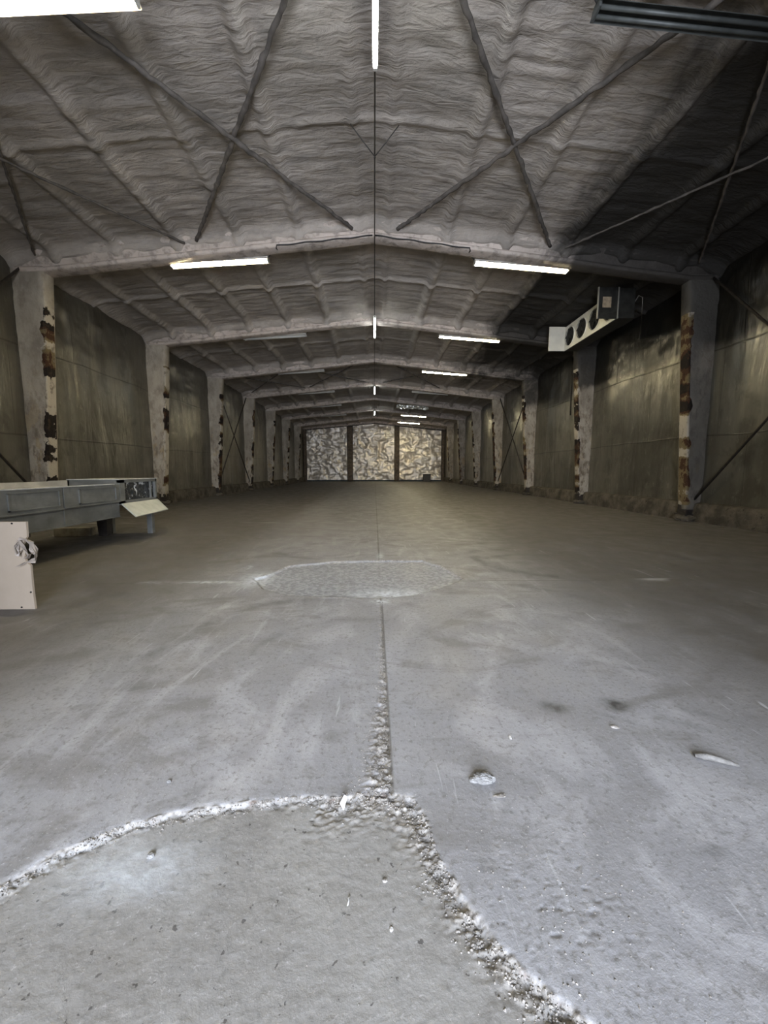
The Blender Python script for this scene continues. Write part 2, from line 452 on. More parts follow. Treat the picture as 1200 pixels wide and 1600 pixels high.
def emit(name, col, st):
    m = bpy.data.materials.new(name); m.use_nodes = True
    p = m.node_tree.nodes['Principled BSDF']
    p.inputs['Base Color'].default_value = (0.8, 0.8, 0.78, 1)
    p.inputs['Emission Color'].default_value = (*col, 1)
    p.inputs['Emission Strength'].default_value = st
    return m
MLITW = emit('lit_tube_yellowish', (1.0, 0.87, 0.56), TUBE_WARM)
MLITC = emit('lit_tube_white', (0.86, 0.95, 1.0), TUBE_COOL)

n = N('glossy_film_window')
a = n.noise(9, 4, n.pos((1, 1, 1)), 0.6, 0.6)
c = n.mix(n.rng(a, 0.56, 0.66), (0.03, 0.033, 0.035), (0.62, 0.63, 0.62))  # white reflections on the film painted in as pale patches
MFILM = n.out(c, 0.18, 0.1, n.bump(n.noise(16, 4), 0.8, 0.03), 0.7)

# ------------------------------------------------------------------ setting
HW = 8.3                      # half width to the wall face
RZ, RK = 7.10, 0.098          # roof: z = RZ - RK*|x|
FR = [9.6 + 5.2 * i for i in range(7)]         # visible portal frames
ALLF = [-0.8, 4.4] + FR + [46.0]
YB = 46.3
YF = -1.3

# floor -----------------------------------------------------------------
fore = np.array([(-1.60, 0.62), (-1.40, 0.85), (-1.18, 1.1), (-1.11, 1.18), (-1.0, 1.27), (-0.9, 1.32), (-0.79, 1.34), (-0.64, 1.37), (-0.47, 1.4), (-0.3, 1.42), (-0.17, 1.41), (-0.04, 1.43), (0.07, 1.41), (0.16, 1.39), (0.20, 1.27), (0.215, 1.16), (0.25, 1.09), (0.27, 1.0), (0.33, 0.93), (0.4, 0.85), (0.47, 0.79), (0.55, 0.72), (0.66, 0.55)])
patch = np.array([(-1.46, 4.54), (-1.30, 4.80), (-1.2, 5.18), (-0.6, 5.43), (0, 5.47), (0.69, 5.44), (0.91, 5.1), (1.02, 4.72), (1.07, 4.48), (0.75, 4.15), (0.43, 3.9), (0.1, 3.82), (-0.56, 3.86), (-0.91, 3.93), (-1.24, 4.16), (-1.46, 4.54)])

def seg_dist(X, Y, pts):
    D = np.full(X.shape, 1e9); T = np.zeros(X.shape)
    for i in range(len(pts) - 1):
        ax, ay = pts[i]; bx, by = pts[i + 1]
        vx, vy = bx - ax, by - ay
        t = np.clip(((X - ax) * vx + (Y - ay) * vy) / (vx * vx + vy * vy), 0, 1)
        d = np.hypot(X - ax - t * vx, Y - ay - t * vy)
        k = d < D
        D = np.where(k, d, D); T = np.where(k, i + t, T)
    return D, T

def inside(X, Y, poly):
    r = np.zeros(X.shape, bool)
    n = len(poly)
    for i in range(n):
        ax, ay = poly[i]; bx, by = poly[(i + 1) % n]
        if ay == by: continue
        k = ((ay > Y) != (by > Y)) & (X < (bx - ax) * (Y - ay) / (by - ay) + ax)
        r ^= k
    return r

DXG = 0.0065
xs = np.arange(-2.8, 2.8001, DXG)
ys = [0.5]
while ys[-1] < 6.2: ys.append(ys[-1] + 0.0040 * max(1.0, ys[-1] / 1.5))
ys = np.array(ys)
X, Y = np.meshgrid(xs, ys)
wx = X + 0.022 * fbm(X * 9, Y * 9, 3); wy = Y + 0.022 * fbm(X * 9, Y * 9, 5)
Df, Tf = seg_dist(wx, wy, fore)
inF = inside(wx, wy, np.vstack([fore, [(0.66, 0.2), (-1.6, 0.2)]]))
Dp, Tp = seg_dist(wx, wy, patch)
inP = inside(wx, wy, patch)
rough = fbm(X * 28, Y * 28, 11, 4, 0.65)
rough2 = fbm(X * 60, Y * 60, 21, 3, 0.6)
bandw = np.where(Tf < 9.5, 0.030, np.where(Tf < 14.5, 0.10, 0.07)) * (0.8 + 0.6 * vn(X * 4, Y * 4, 9))
sF = np.where(inF, Df, -Df)
stepF = 1 / (1 + np.exp(-np.clip(sF / 0.006, -30, 30)))
Z = -0.016 * stepF
bandF = np.where(inF, np.exp(-(Df / bandw) ** 2), np.exp(-(Df / 0.006) ** 2))
lump = np.clip(rough * 0.9 + rough2 * 0.6, -1, 1)
blocky = fbm(X * 45, Y * 45, 23, 3, 0.7)
Z += bandF * (0.008 * lump + 0.007 * np.clip(blocky * 3, -0.7, 0.7)) + 0.002 * np.exp(-(sF / 0.009) ** 2) * (0.6 + vn(X * 12, Y * 12, 4))
crumb = np.clip(bandF * (0.5 + 1.3 * rough) * np.where(Tf < 9.5, 0.7, 1.1), 0, 1)
crumb = np.maximum(crumb, (0.5 + 0.5 * vn(X * 9, Y * 9, 77)) * np.exp(-((sF + 0.002) / 0.0045) ** 2))
# floor inside the hollow is gritty
Z += stepF * (1 - bandF) * 0.0015 * rough
# pits and chips to the right of the hollow's edge
chipz = np.exp(-((X - 0.55) / 0.22) ** 2 - ((Y - 1.0) / 0.22) ** 2) * (1 - stepF)
Z += -0.006 * chipz * np.clip(rough2 - 0.15, 0, 1)
stain = 0.55 * chipz * np.clip(rough2 * 2.5 - 0.75, 0, 1)  # colour darkens with the depth of the pits
# long joint with crumbled left lip
jx = X - 0.065 - 0.006 * fbm(X * 0 + 1, Y * 3, 2)
jw = np.interp(Y, [1.38, 1.6, 1.9, 2.1, 2.6, 3.6, 3.8], [0.115, 0.10, 0.075, 0.05, 0.035, 0.022, 0.0])
jmask = (Y > 1.40) & (Y < 3.82)
bj = np.where((jx < 0.004) & jmask, np.exp(-np.clip(-jx / (jw + 1e-4) - 0.55, 0, 9) ** 2 * 6), 0) * np.interp(Y, [1.4, 2.0, 2.4, 3.8], [1, 0.9, 0.62, 0.35])
Z += bj * (0.007 * lump + 0.006 * np.clip(blocky * 3, -0.7, 0.7))
crumb = np.maximum(crumb, np.clip(bj * (0.65 + 0.9 * rough), 0, 1))
Z -= 0.007 * np.exp(-(jx / 0.006) ** 2) * (1 - stepF) * (~inP)
# mid patch: rough re-poured slab, slightly sunken, raised crumbly lip
sP = np.where(inP, Dp, -Dp)
stepP = 1 / (1 + np.exp(-np.clip(sP / 0.012, -30, 30)))
Z += -0.020 * stepP + stepP * 0.004 * rough
lipn = vn(X * 6, Y * 6, 14)
Z += 0.012 * np.exp(-(sP / 0.022) ** 2) * (0.2 + lipn)
lip = np.exp(-(sP / 0.028) ** 2) * np.clip(lipn * 2.0 - 0.55 + 0.9 * rough, 0, 1)
leftchalk = np.exp(-((X + 1.42) / 0.17) ** 2 - ((Y - 4.52) / 0.30) ** 2) * np.clip(0.8 + 1.2 * rough, 0, 1)
crumb = np.maximum(crumb, np.clip(0.85 * lip, 0, 1))
# wet bluish sheen painted as pale colour at the front of the patch
pale = 0.95 * np.exp(-((X - 0.22) / 0.42) ** 2 - ((Y - 3.98) / 0.15) ** 2) * np.clip(0.7 + rough, 0, 1) * stepP
pale = np.maximum(pale, np.clip(0.75 * leftchalk, 0, 1) + 0.4 * lip * np.clip(rough, 0, 1))
# a chalky spill inside the hollow, left
pale = np.maximum(pale, 0.50 * np.exp(-((X + 0.82) / 0.20) ** 2 - ((Y - 1.16) / 0.10) ** 2) * np.clip(0.7 + 0.6 * rough, 0, 1) * stepF)
for cx, cy, sx, sy, k in [(0.09, 5.75, 0.05, 0.22, 0.6), (-2.9, 4.42, 0.5, 0.05, 0.45), (-1.95, 4.42, 0.35, 0.05, 0.6), (-1.7, 5.1, 0.05, 0.1, 0.6), (0.06, 3.72, 0.09, 0.08, 0.8)]:
    pale = np.maximum(pale, k * np.exp(-((X - cx) / sx) ** 2 - ((Y - cy) / sy) ** 2) * np.clip(0.6 + 1.6 * rough, 0, 1))
for cx, cy, sx, sy, rot, k in [(1.34, 1.98, 0.060, 0.055, -0.4, 1.3), (0.985, 1.965, 0.065, 0.05, -0.4, 1.0), (1.72, 2.35, 0.09, 0.03, -0.5, 0.5), (1.62, 1.80, 0.09, 0.025, -0.5, 0.35), (1.16, 1.16, 0.05, 0.03, 0, 0.45), (1.45, 2.45, 0.07, 0.03, 0, 0.4), (1.75, 1.9, 0.12, 0.03, -0.6, 0.35), (1.3, 1.85, 0.12, 0.02, -0.6, 0.3), (0.35, 3.6, 0.16, 0.07, -0.6, 0.35)]:
    u = (X - cx) * math.cos(rot) + (Y - cy) * math.sin(rot); v = -(X - cx) * math.sin(rot) + (Y - cy) * math.cos(rot)
    stain = np.maximum(stain, k * np.exp(-(u / sx) ** 2 - (v / sy) ** 2) * np.clip(0.75 + 0.7 * rough, 0, 1))
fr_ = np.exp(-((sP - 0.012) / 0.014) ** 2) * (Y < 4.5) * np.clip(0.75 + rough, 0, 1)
stain = np.maximum(stain, 0.55 * fr_)  # dark line drawn along the front edge of the patch
# tyre scrub arcs
for cx, cy, R, w, a0, a1, k in [(-0.4, 2.7, 1.15, 0.09, 1.6, 3.6, 0.28), (-0.15, 2.5, 0.75, 0.05, 1.2, 3.0, 0.2), (2.6, 5.6, 1.1, 0.10, 2.6, 4.4, 0.4), (2.3, 4.9, 0.9, 0.08, 0.4, 2.4, 0.35), (-0.8, 6.4, 0.8, 0.06, 3.4, 5.6, 0.3), (1.1, 3.0, 1.3, 0.05, 0.4, 1.5, 0.22)]:
    ang = np.mod(np.arctan2(Y - cy, X - cx), 2 * math.pi); rr = np.hypot(X - cx, Y - cy)
    stain = np.maximum(stain, 1.5 * k * np.exp(-((rr - R) / w) ** 2) * ((ang > a0) & (ang < a1)) * np.clip(0.6 + 0.8 * fbm(X * 6, Y * 6, 31), 0, 1))
fade = np.clip((X - xs[0]) / 0.15, 0, 1) * np.clip((xs[-1] - X) / 0.15, 0, 1) * np.clip((ys[-1] - Y) / 0.2, 0, 1) * np.clip((Y - ys[0]) / 0.05, 0, 1)
Z *= fade
Vn = np.stack([X, Y, Z], -1).reshape(-1, 3)
nr, nc = X.shape
idx = np.arange(nr * nc).reshape(nr, nc)
Fn = np.stack([idx[:-1, :-1], idx[:-1, 1:], idx[1:, 1:], idx[1:, :-1]], -1).reshape(-1, 4).tolist()
x0, x1, y0, y1 = xs[0], xs[-1], ys[0], ys[-1]
ext = [(-9, -9), (9, -9), (9, 47), (-9, 47), (x0, y0), (x1, y0), (x1, y1), (x0, y1)]
b0 = len(Vn)
Vall = Vn.tolist() + [(a, b, 0.0) for a, b in ext]
Fn += [[b0, b0 + 1, b0 + 5, b0 + 4], [b0 + 1, b0 + 2, b0 + 6, b0 + 5], [b0 + 2, b0 + 3, b0 + 7, b0 + 6], [b0 + 3, b0, b0 + 4, b0 + 7]]
me = bpy.data.meshes.new('floor')
me.from_pydata(Vall, [], Fn)
me.polygons.foreach_set('use_smooth', [True] * len(Fn))
z8 = np.zeros(8)
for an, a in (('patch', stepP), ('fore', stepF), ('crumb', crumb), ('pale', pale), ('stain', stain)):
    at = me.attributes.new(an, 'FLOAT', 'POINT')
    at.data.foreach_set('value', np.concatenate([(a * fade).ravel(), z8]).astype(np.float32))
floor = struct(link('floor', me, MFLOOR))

def floor_z(x, y):
    if not (x0 < x < x1 and y0 < y < y1): return 0.0
    j = int(round((x - x0) / DXG)); i = int(np.searchsorted(ys, y))
    return float(Z[min(i, nr - 1), min(max(j, 0), nc - 1)])

# roof -----------------------------------------------------------------------
cx = np.arange(-8.5, 8.501, 0.05)
cyv = np.concatenate([np.arange(-1.5, 15, 0.05), np.arange(15, 25.5, 0.08), np.arange(25.5, 46.6, 0.14)])
X, Y = np.meshgrid(cx, cyv)
AX = np.abs(X)
h = np.zeros(X.shape)
for k, px in enumerate((0.33, 1.73, 3.13, 4.53, 5.93, 7.33)):
    for s in (-1, 1):
        c0 = s * px + 0.05 * fbm(X * 0 + k + s * 3, Y * 0.8, 40 + k)
        dd = (X - c0) / (0.115 if k else 0.08)
        amp = (0.13 if k else 0.05) * np.where(Y < 9.6, 0.8, 1.0) * (0.85 + 0.4 * fbm(X * 0 + k, Y * 1.1, 50 + k))
        h += amp * np.exp(-dd ** 4)
for a, b in zip(ALLF[:-1], ALLF[1:]):
    m = (a + b) / 2 + 0.07 * fbm(X * 1.3, X * 0 + a, 60)
    h += (0.04 if a < 9 else 0.07) * np.exp(-((Y - m) / 0.06) ** 2) * (0.7 + 0.5 * vn(X * 1.5, X * 0 + a, 61))
for f in ALLF:      # foam cove climbing onto each rafter
    h += 0.20 * np.exp(-(np.clip(np.abs(Y - f - 0.14) - 0.16, 0, 9) / 0.10) ** 1.3) * (0.8 + 0.4 * vn(X * 2.1, X * 0 + f, 62))
h += 0.14 * np.exp(-(np.clip(8.32 - AX, 0, 9) / 0.22) ** 1.4)
h += 0.055 * (0.5 - np.abs(fbm(X * 0.75 + 0.35 * fbm(X * 2, Y * 2, 79), Y * 3.4, 70, 3))) + 0.022 * fbm(X * 2.4, Y * 2.4, 74, 4)
ceil = struct(grid('ceiling', X, Y, RZ - RK * AX - h, MFOAM, flip=True))
def roof_z(x): return RZ - RK * abs(x)

# side walls -----------------------------------------------------------------
wy_ = np.concatenate([np.arange(-1.5, 15, 0.06), np.arange(15, 46.5, 0.14)])
wz_ = np.arange(0, 6.41, 0.06)
Yw, Zw = np.meshgrid(wy_, wz_)
for s, nm, mm in ((-1, 'wall_left', MWALLL), (1, 'wall_right', MWALLR)):
    d = 0.030 * fbm(Yw * 0.55, Zw * 0.8, 80 + s) + 0.014 * fbm(Yw * 2.6, Zw * 0.35, 84 + s, 3)
    d += np.clip((Zw - 3.9) / 1.2, 0, 1) * 0.06 * fbm(Yw * 1.3, Zw * 1.6, 88 + s, 4)
    struct(grid(nm, s * (HW + 0.05 + d), Yw, Zw, mm, flip=(s > 0)))
# curbs along the side walls
for s, nm in ((-1, 'baseboard_left'), (1, 'baseboard_right')):
    prof = [(0.0, 0.0), (0.0, 0.06), (0.015, 0.2), (0.03, 0.36), (0.05, 0.44), (0.10, 0.47), (0.34, 0.50)]
    yv = np.concatenate([np.arange(-1.3, 16, 0.06), np.arange(16, 46.3, 0.15)])
    P0 = np.array([p[0] for p in prof]); P1 = np.array([p[1] for p in prof])
    Yc, U = np.meshgrid(yv, P0); _, Zc = np.meshgrid(yv, P1)
    wgt = np.array([1, 1, 1, 1, 0.8, 0.5, 0])[:, None]
    d = wgt * (0.030 * fbm(Yc * 2.2, Zc * 5 + s, 90 + s, 4))
    chip = np.clip(fbm(Yc * 1.1, Zc * 2.5, 94 + s) - 0.15, 0, 1) * wgt * 0.12
    struct(grid(nm, s * (HW - 0.17 + U + d + chip), Yc, Zc + 0.012 * fbm(Yc * 3, Zc * 4, 97) * (Zc > 0.3), MCURB, flip=(s < 0)))

# back wall --------------------------------------------------------------
b = B()
b.prism([(-8.5, 0), (8.5, 0), (8.5, 6.30), (0, 7.12), (-8.5, 6.30)], YB, YB + 0.25, 'y')
struct(b.build('wall_back', MBACKDARK))
b = B(); b.box(-8.1, 8.1, YB - 0.14, YB - 0.002, 0, 0.16, bevel=0.02)
struct(b.build('baseboard_back', MGREYSTRIP))
# front wall with the open doorway the daylight comes through
b = B()
DX0, DX1, DZ = -1.6, 2.0, 4.6
b.box(-8.5, DX0, YF - 0.3, YF, 0, 6.3); b.box(DX1, 8.5, YF - 0.3, YF, 0, 6.3)
b.prism([(DX0, DZ), (DX1, DZ), (DX1, 6.3), (8.5, 6.3), (0, 7.12), (-8.5, 6.3), (DX0, 6.3)], YF - 0.3, YF, 'y')
struct(b.build('wall_front', MBACKDARK))
# unseen porch walls and roof added outside it to narrow the daylight pool
b = B(); b.box(DX0 - 0.2, DX0, -5.6, YF - 0.3, 0, DZ); struct(b.build('wall_baffle_left', MBACKDARK))
b = B(); b.box(DX1, DX1 + 0.2, -5.6, YF - 0.3, 0, DZ); struct(b.build('wall_baffle_right', MBACKDARK))
b = B(); b.box(DX0 - 0.2, DX1 + 0.2, -5.6, YF - 0.3, DZ, DZ + 0.2); o = b.build('trim_baffle_1', MBACKDARK); struct(o)

# foil sheets on the back wall
def foil(xa, xb, seed, label):
    xv = np.arange(xa, xb + 0.001, 0.075); zv = np.arange(0.17, 6.9, 0.075)
    Xf, Zf = np.meshgrid(xv, zv)
    top = roof_z(0) - 0.36 - RK * np.abs(Xf)
    Zf = np.minimum(Zf, top)
    wq = 0.6 * fbm(Xf * 0.8, Zf * 0.8, seed + 5)
    d = 0.20 * (1 - 2.2 * np.abs(fbm(Xf * 1.0 + 0.5 * Zf + wq, Zf * 0.8 - 0.3 * Xf, seed, 3, 0.55))) + 0.12 * (1 - 2.2 * np.abs(fbm(Xf * 0.7 + wq, Zf * 1.5, seed + 3, 3))) + 0.05 * fbm(Xf * 3, Zf * 3, seed + 9)
    o = grid('foil_insulation_sheet', Xf, YB - 0.22 - d * 0.8, Zf, MFOIL)
    return tag(o, label, 'insulation sheet')
foil(-7.95, -3.18, 100, 'wrinkled silvery insulation sheet on the far end wall, left of both brown posts')
foil(-2.52, 2.38, 110, 'wrinkled silvery insulation sheet spotted with dark holes, between the two brown posts')
foil(2.98, 7.95, 120, 'wrinkled silvery insulation sheet on far end wall behind the dark crate, right of both posts')
for px, lab in ((-2.85, 'dark brown upright post on the far wall, between left and middle silver sheets'),
                (2.68, 'dark brown upright post on the far wall, between middle and right silver sheets')):
    t = thing('wall_post', lab, 'post', (px, YB - 0.26, 0))
    b = B()
    k = 12; zz = [i * 6.38 / k for i in range(k + 1)]
    for i in range(k):
        e = 0.02 * random.uniform(-1, 1)
        b.box(-0.29 + e, 0.29 + e * 0.5, -0.14, 0.13, zz[i], zz[i + 1] + 0.01)
    b.build('shaft', MPOST, t)
    b = B(); b.box(-0.36, 0.36, -0.18, 0.14, 0, 0.12, bevel=0.02); b.build('base', MBLACKRUST, t)

# ------------------------------------------------------------------ portal frames
COLX_T, COLX_B, KNEE = 7.62, 8.0, 5.86
RID = 6.72
def under_z(x): return RID - (RID - KNEE) / 7.62 * abs(x)

def rafter_mesh(s, seed):
    n_ = 90
    xv = np.linspace(0, 8.28, n_)
    Vv = []
    I_, K_ = np.meshgrid(xv, np.arange(19), indexing='ij')
    A_ = fbm(I_ * 2.2 + seed, K_ * 0.37 + seed, seed, 3); C_ = fbm(I_ * 5.5, K_ * 0.8 + 5, seed + 7, 3)
    for i, x in enumerate(xv):
        bot = under_z(min(x, 7.72)); top = roof_z(x) + 0.04
        if x > 7.62: bot = KNEE
        hgt = top - bot
        sec = [(-0.17, top), (-0.10, top - 0.14), (-0.02, top - 0.40 * hgt), (0.035, bot + 0.125), (0.050, bot + 0.105), (-0.015, bot + 0.098), (-0.03, bot + 0.06), (-0.02, bot + 0.012),
               (0.02, bot), (0.15, bot - 0.004), (0.27, bot), (0.31, bot + 0.012), (0.32, bot + 0.06), (0.30, bot + 0.098), (0.25, bot + 0.11), (0.27, bot + 0.14), (0.31, top - 0.4 * hgt), (0.40, top - 0.14), (0.46, top)]
        for k, (y, z) in enumerate(sec):
            a = A_[i, k]; c_ = C_[i, k]
            amp = 0.018 if 4 <= k <= 14 else 0.055
            Vv.append((s * x, y + amp * a + 0.012 * c_, z + amp * 0.7 * c_ * (0 < k < 18)))
    m = len(sec)
    F = []
    for i in range(n_ - 1):
        for k in range(m - 1):
            q = [i * m + k, i * m + k + 1, (i + 1) * m + k + 1, (i + 1) * m + k]
            F.append(q if s < 0 else q[::-1])
    me = bpy.data.meshes.new('rafter')
    me.from_pydata(Vv, [], F)
    me.polygons.foreach_set('use_smooth', [True] * len(F))
    return me

def column_mesh(s, seed):
    zs = np.linspace(0.30, KNEE + 0.12, 62)
    ring = [(0, 0.0), (0.25, 0), (0.5, 0), (0.8, 0), (0.96, 0.0), (1.0, 0.03), (1.0, 0.15), (1.0, 0.28), (0.96, 0.31), (0.5, 0.31), (0, 0.31)]   # (fraction from wall to inner edge, y)
    Vv = []; F = []
    I_, K_ = np.meshgrid(zs, np.arange(len(ring)), indexing='ij')
    A_ = fbm(K_ * 0.6 + seed, I_ * 2.6, seed, 4); C_ = fbm(K_ * 1.7 + seed, I_ * 7.0, seed + 3, 3)
    for iz, z in enumerate(zs):
        t = (z - 0.2) / (KNEE - 0.2)
        inner = COLX_B + (COLX_T - COLX_B) * min(1, t)
        for k, (u, y) in enumerate(ring):
            a = A_[iz, k]; c_ = C_[iz, k]
            x = HW + 0.1 + (inner - HW - 0.1) * u
            e = 0.014 if k < 4 else 0.022
            Vv.append((s * (x + (e * a + 0.012 * c_) * (k > 0)), y + 0.022 * a + 0.012 * c_, z))
    m = len(ring)
    for i in range(len(zs) - 1):
        for k in range(m - 1):
            q = [i * m + k, i * m + k + 1, (i + 1) * m + k + 1, (i + 1) * m + k]
            F.append(q if s < 0 else q[::-1])
    me = bpy.data.meshes.new('column')
    me.from_pydata(Vv, [], F)
    me.polygons.foreach_set('use_smooth', [True] * len(F))
    return me

def flange_mesh(s, seed):
    """rust-eaten inner face where the foam has been torn off, ragged toward the camera side"""
    zs = np.linspace(0.42, KNEE - 0.75, 90)
    Vv = []; F = []
    R_ = fbm(zs * 0 + seed * 1.3, zs * 3.0, seed, 4, 0.65)
    for iz, z in enumerate(zs):
        t = (z - 0.2) / (KNEE - 0.2)
        inner = COLX_B + (COLX_T - COLX_B) * min(1, t)
        rag = R_[iz]
        wrap = max(0.0, rag) * 0.16
        # runs from a little round the corner on the near face across the inner face
        pts = [(inner + 0.02 + wrap, -0.022), (inner - 0.012 + 0.4 * wrap, -0.026), (inner - 0.032, -0.012), (inner - 0.036, 0.12), (inner - 0.030, 0.235)]
        for x, y in pts:
            Vv.append((s * (x + 0.012 * rag), y, z))
    m = 5
    for i in range(len(zs) - 1):
        for k in range(m - 1):
            q = [i * m + k, i * m + k + 1, (i + 1) * m + k + 1, (i + 1) * m + k]
            F.append(q if s < 0 else q[::-1])
    me = bpy.data.meshes.new('stripped_flange')
    me.from_pydata(Vv, [], F)
    return me

ordw = ['nearest to the camera', 'second from the camera', 'third from the camera', 'fourth from the camera', 'fifth from the camera', 'sixth from the camera', 'seventh and farthest, before the silver end wall']
for i, yf in enumerate(FR):
    t = thing('portal_frame', 'foam-crusted steel portal frame of rafters and columns, ' + ordw[i], 'steel frame', (0, yf, 0), 0, 'portal frames down the hall')
    for s in (-1, 1):
        link('rafter', rafter_mesh(s, 200 + 11 * i + s), MSTEEL, t)
        cme = column_mesh(s, 300 + 13 * i + s)
        col = link('column', cme, MCOLL if s < 0 else MCOLR, t)
        link('stripped_flange', flange_mesh(s, 400 + 7 * i + s), MRUST, col)
        b = B()
        xa, xb = s * 7.99, s * 8.33
        b.box(min(xa, xb), max(xa, xb), 0.0, 0.30, 0.17, 0.42, bevel=0.02)
        b.box(min(s * 7.95, s * 8.33), max(s * 7.95, s * 8.33), -0.04, 0.34, 0.14, 0.19)
        b.build('base_shoe', MBLACKRUST, col)
        b = B(); b.lump((s * 8.1, 0.13, 0.07), (0.48, 0.56, 0.22), 500 + i * 2 + s, 0.12, 3)
        b.build('footing', MCURB, col)

# dark steel end frame against the far wall
t = thing('end_frame', 'dark brown steel frame flat against the silver end wall', 'steel frame', (0, 45.75, 0))
for s in (-1, 1):
    b = B(); b.box(min(s * 7.98, s * 8.3), max(s * 7.98, s * 8.3), 0, 0.25, 0, 6.10, bevel=0.02); b.build('column', MPOST, t)
    b = B(); b.prism([(s * 0.0, 6.80), (s * 8.3, 6.05), (s * 8.3, 6.36), (s * 0.0, 7.14)], 0, 0.25, 'y'); b.build('rafter', MSTEEL, t)

# ------------------------------------------------------------------ rod braces
def lumpy(p, q, r, seed, step=0.11, jit=0.35):
    rn = random.Random(seed)
    p = Vector(p); q = Vector(q); L = (q - p).length; k = max(6, int(L / step))
    pts = []; rr = []
    for i in range(k + 1):
        u = i / k
        w = p.lerp(q, u) + Vector((rn.uniform(-1, 1), rn.uniform(-1, 1), rn.uniform(-1, 1))) * r * 0.35
        pts.append(w); rr.append(r * (1 + jit * rn.uniform(-0.6, 1)))
    return pts, rr
def roof_brace(y0_, y1_, xa, xb, label, r=0.035):
    t = thing('roof_brace', label, 'brace', ((xa + xb) / 2, y0_, 0), 0, 'crossed roof rods')
    ox = (xa + xb) / 2
    dz = 0.15
    for k, (u, v) in enumerate(((xa, xb), (xb, xa))):
        p = (u - ox, 0, roof_z(u) - dz - 0.03 * k); q = (v - ox, y1_ - y0_, roof_z(v) - dz - 0.03 * k)
        pts, rr = lumpy(p, q, r, int(abs(xa * 31 + y0_ * 7 + k * 5)), 0.10)
        B().tube(pts, rr, 7).build('rod', MROD, t)
roof_brace(4.42, 9.55, -0.50, -4.08, 'crossed foam-coated roof rods left of ridge wire, in nearest roof bay')
roof_brace(4.42, 9.55, 0.55, 4.15, 'crossed foam-coated roof rods right of ridge wire, in nearest roof bay')
roof_brace(4.42, 9.55, -4.35, -7.75, 'crossed roof rods at far left of nearest bay, above the left wall', 0.022)
roof_brace(4.42, 9.55, 4.45, 7.75, 'crossed roof rods in the soot at far right of nearest bay', 0.022)
roof_brace(20.3, 25.15, -0.50, -4.08, 'crossed thin roof rods left of the ridge wire, far down the hall', 0.028)
roof_brace(20.3, 25.15, 0.55, 4.15, 'crossed thin roof rods right of the ridge wire, far down the hall', 0.028)
roof_brace(20.3, 25.15, -4.35, -7.75, 'crossed roof rods above the left wall, far down the hall', 0.024)
def wall_brace(y0_, y1_, x, label, r=0.028):
    t = thing('wall_brace', label, 'brace', (x, y0_, 0), 0, 'crossed wall rods')
    L = y1_ - y0_
    for k, (a, c_) in enumerate(((0.55, 5.95), (5.95, 0.55))):
        B().tube([(0.03 * k, 0, a), (0.03 * k, L * 0.5, (a + c_) / 2), (0.03 * k, L, c_)], r, 8).build('rod', MRODDARK, t)
        
wall_brace(4.7, 9.62, -8.16, 'dark crossed wall rods on the left wall, nearest bay behind the conveyor')
wall_brace(4.7, 9.62, 8.16, 'dark crossed wall rods on the right wall, nearest bay at the picture edge')
wall_brace(20.25, 25.25, -8.12, 'dark crossed wall rods on the left wall, between third and fourth columns', 0.03)
wall_brace(20.25, 25.25, 8.12, 'dark crossed wall rods on the right wall, between third and fourth columns', 0.03)

# ------------------------------------------------------------------ ridge wire and lamps
b = B()
pts = [(0.02, y, 6.64 - 0.025 * abs(math.sin((y - 4.4) / 5.2 * math.pi))) for y in np.arange(4.4, 45.8, 0.65)]
b.tube(pts, 0.011, 6)
tag(b.build('ridge_wire', MWIRE), 'thin dark wire strung lengthwise under the roof ridge', 'wire')
t = thing('wire_hanger', 'thin V-shaped wire hanger holding the ridge wire in nearest bay', 'hanger', (0.02, 7.1, 6.6))
for s in (-1, 1):
    B().tube([(0, 0.05, 0.01), (s * 0.20, -0.05, 0.17), (s * 0.40, -0.16, 0.335)], 0.008, 6).build('strand', MWIRE, t)
B().tube([(-0.012, 0.05, -0.012), (0, 0.05, 0.022), (0.012, 0.05, -0.012)], 0.008, 6).build('clip', MWIRE, t)

def ridge_lamp(yc, L, label):
    t = thing('ridge_tube_lamp', label, 'tube lamp', (0.025, yc, 6.60), 0, 'white tube lamps along the ridge')
    h_ = L / 2
    b = B(); b.prism([(-0.035, -0.01), (0.035, -0.01), (0.028, 0.035), (-0.028, 0.035)], -h_, h_, 'y'); b.build('housing', MPAN, t)
    B().tube([(0, -h_ + 0.04, -0.035), (0, h_ - 0.04, -0.035)], 0.026, 12).build('tube', MLITC, t)
    for s in (-1, 1):
        b = B(); b.box(-0.03, 0.03, min(s * h_, s * (h_ - 0.04)), max(s * h_, s * (h_ - 0.04)), -0.065, 0.0, bevel=0.006); b.build('lamp_holder', MPAN, t)
        B().tube([(0, s * (h_ - 0.25), 0.03), (0, s * (h_ - 0.25), 0.42)], 0.006, 6).build('hanger', MCHAIN, t)
ridge_lamp(4.47, 2.40, 'white tube lamp along the ridge, nearest, running off the top edge')
ridge_lamp(14.95, 2.10, 'white tube lamp along the ridge, second from the camera')
ridge_lamp(26.2, 2.40, 'white tube lamp along the ridge, third from the camera')
ridge_lamp(36.3, 2.40, 'white tube lamp along the ridge, farthest and smallest')

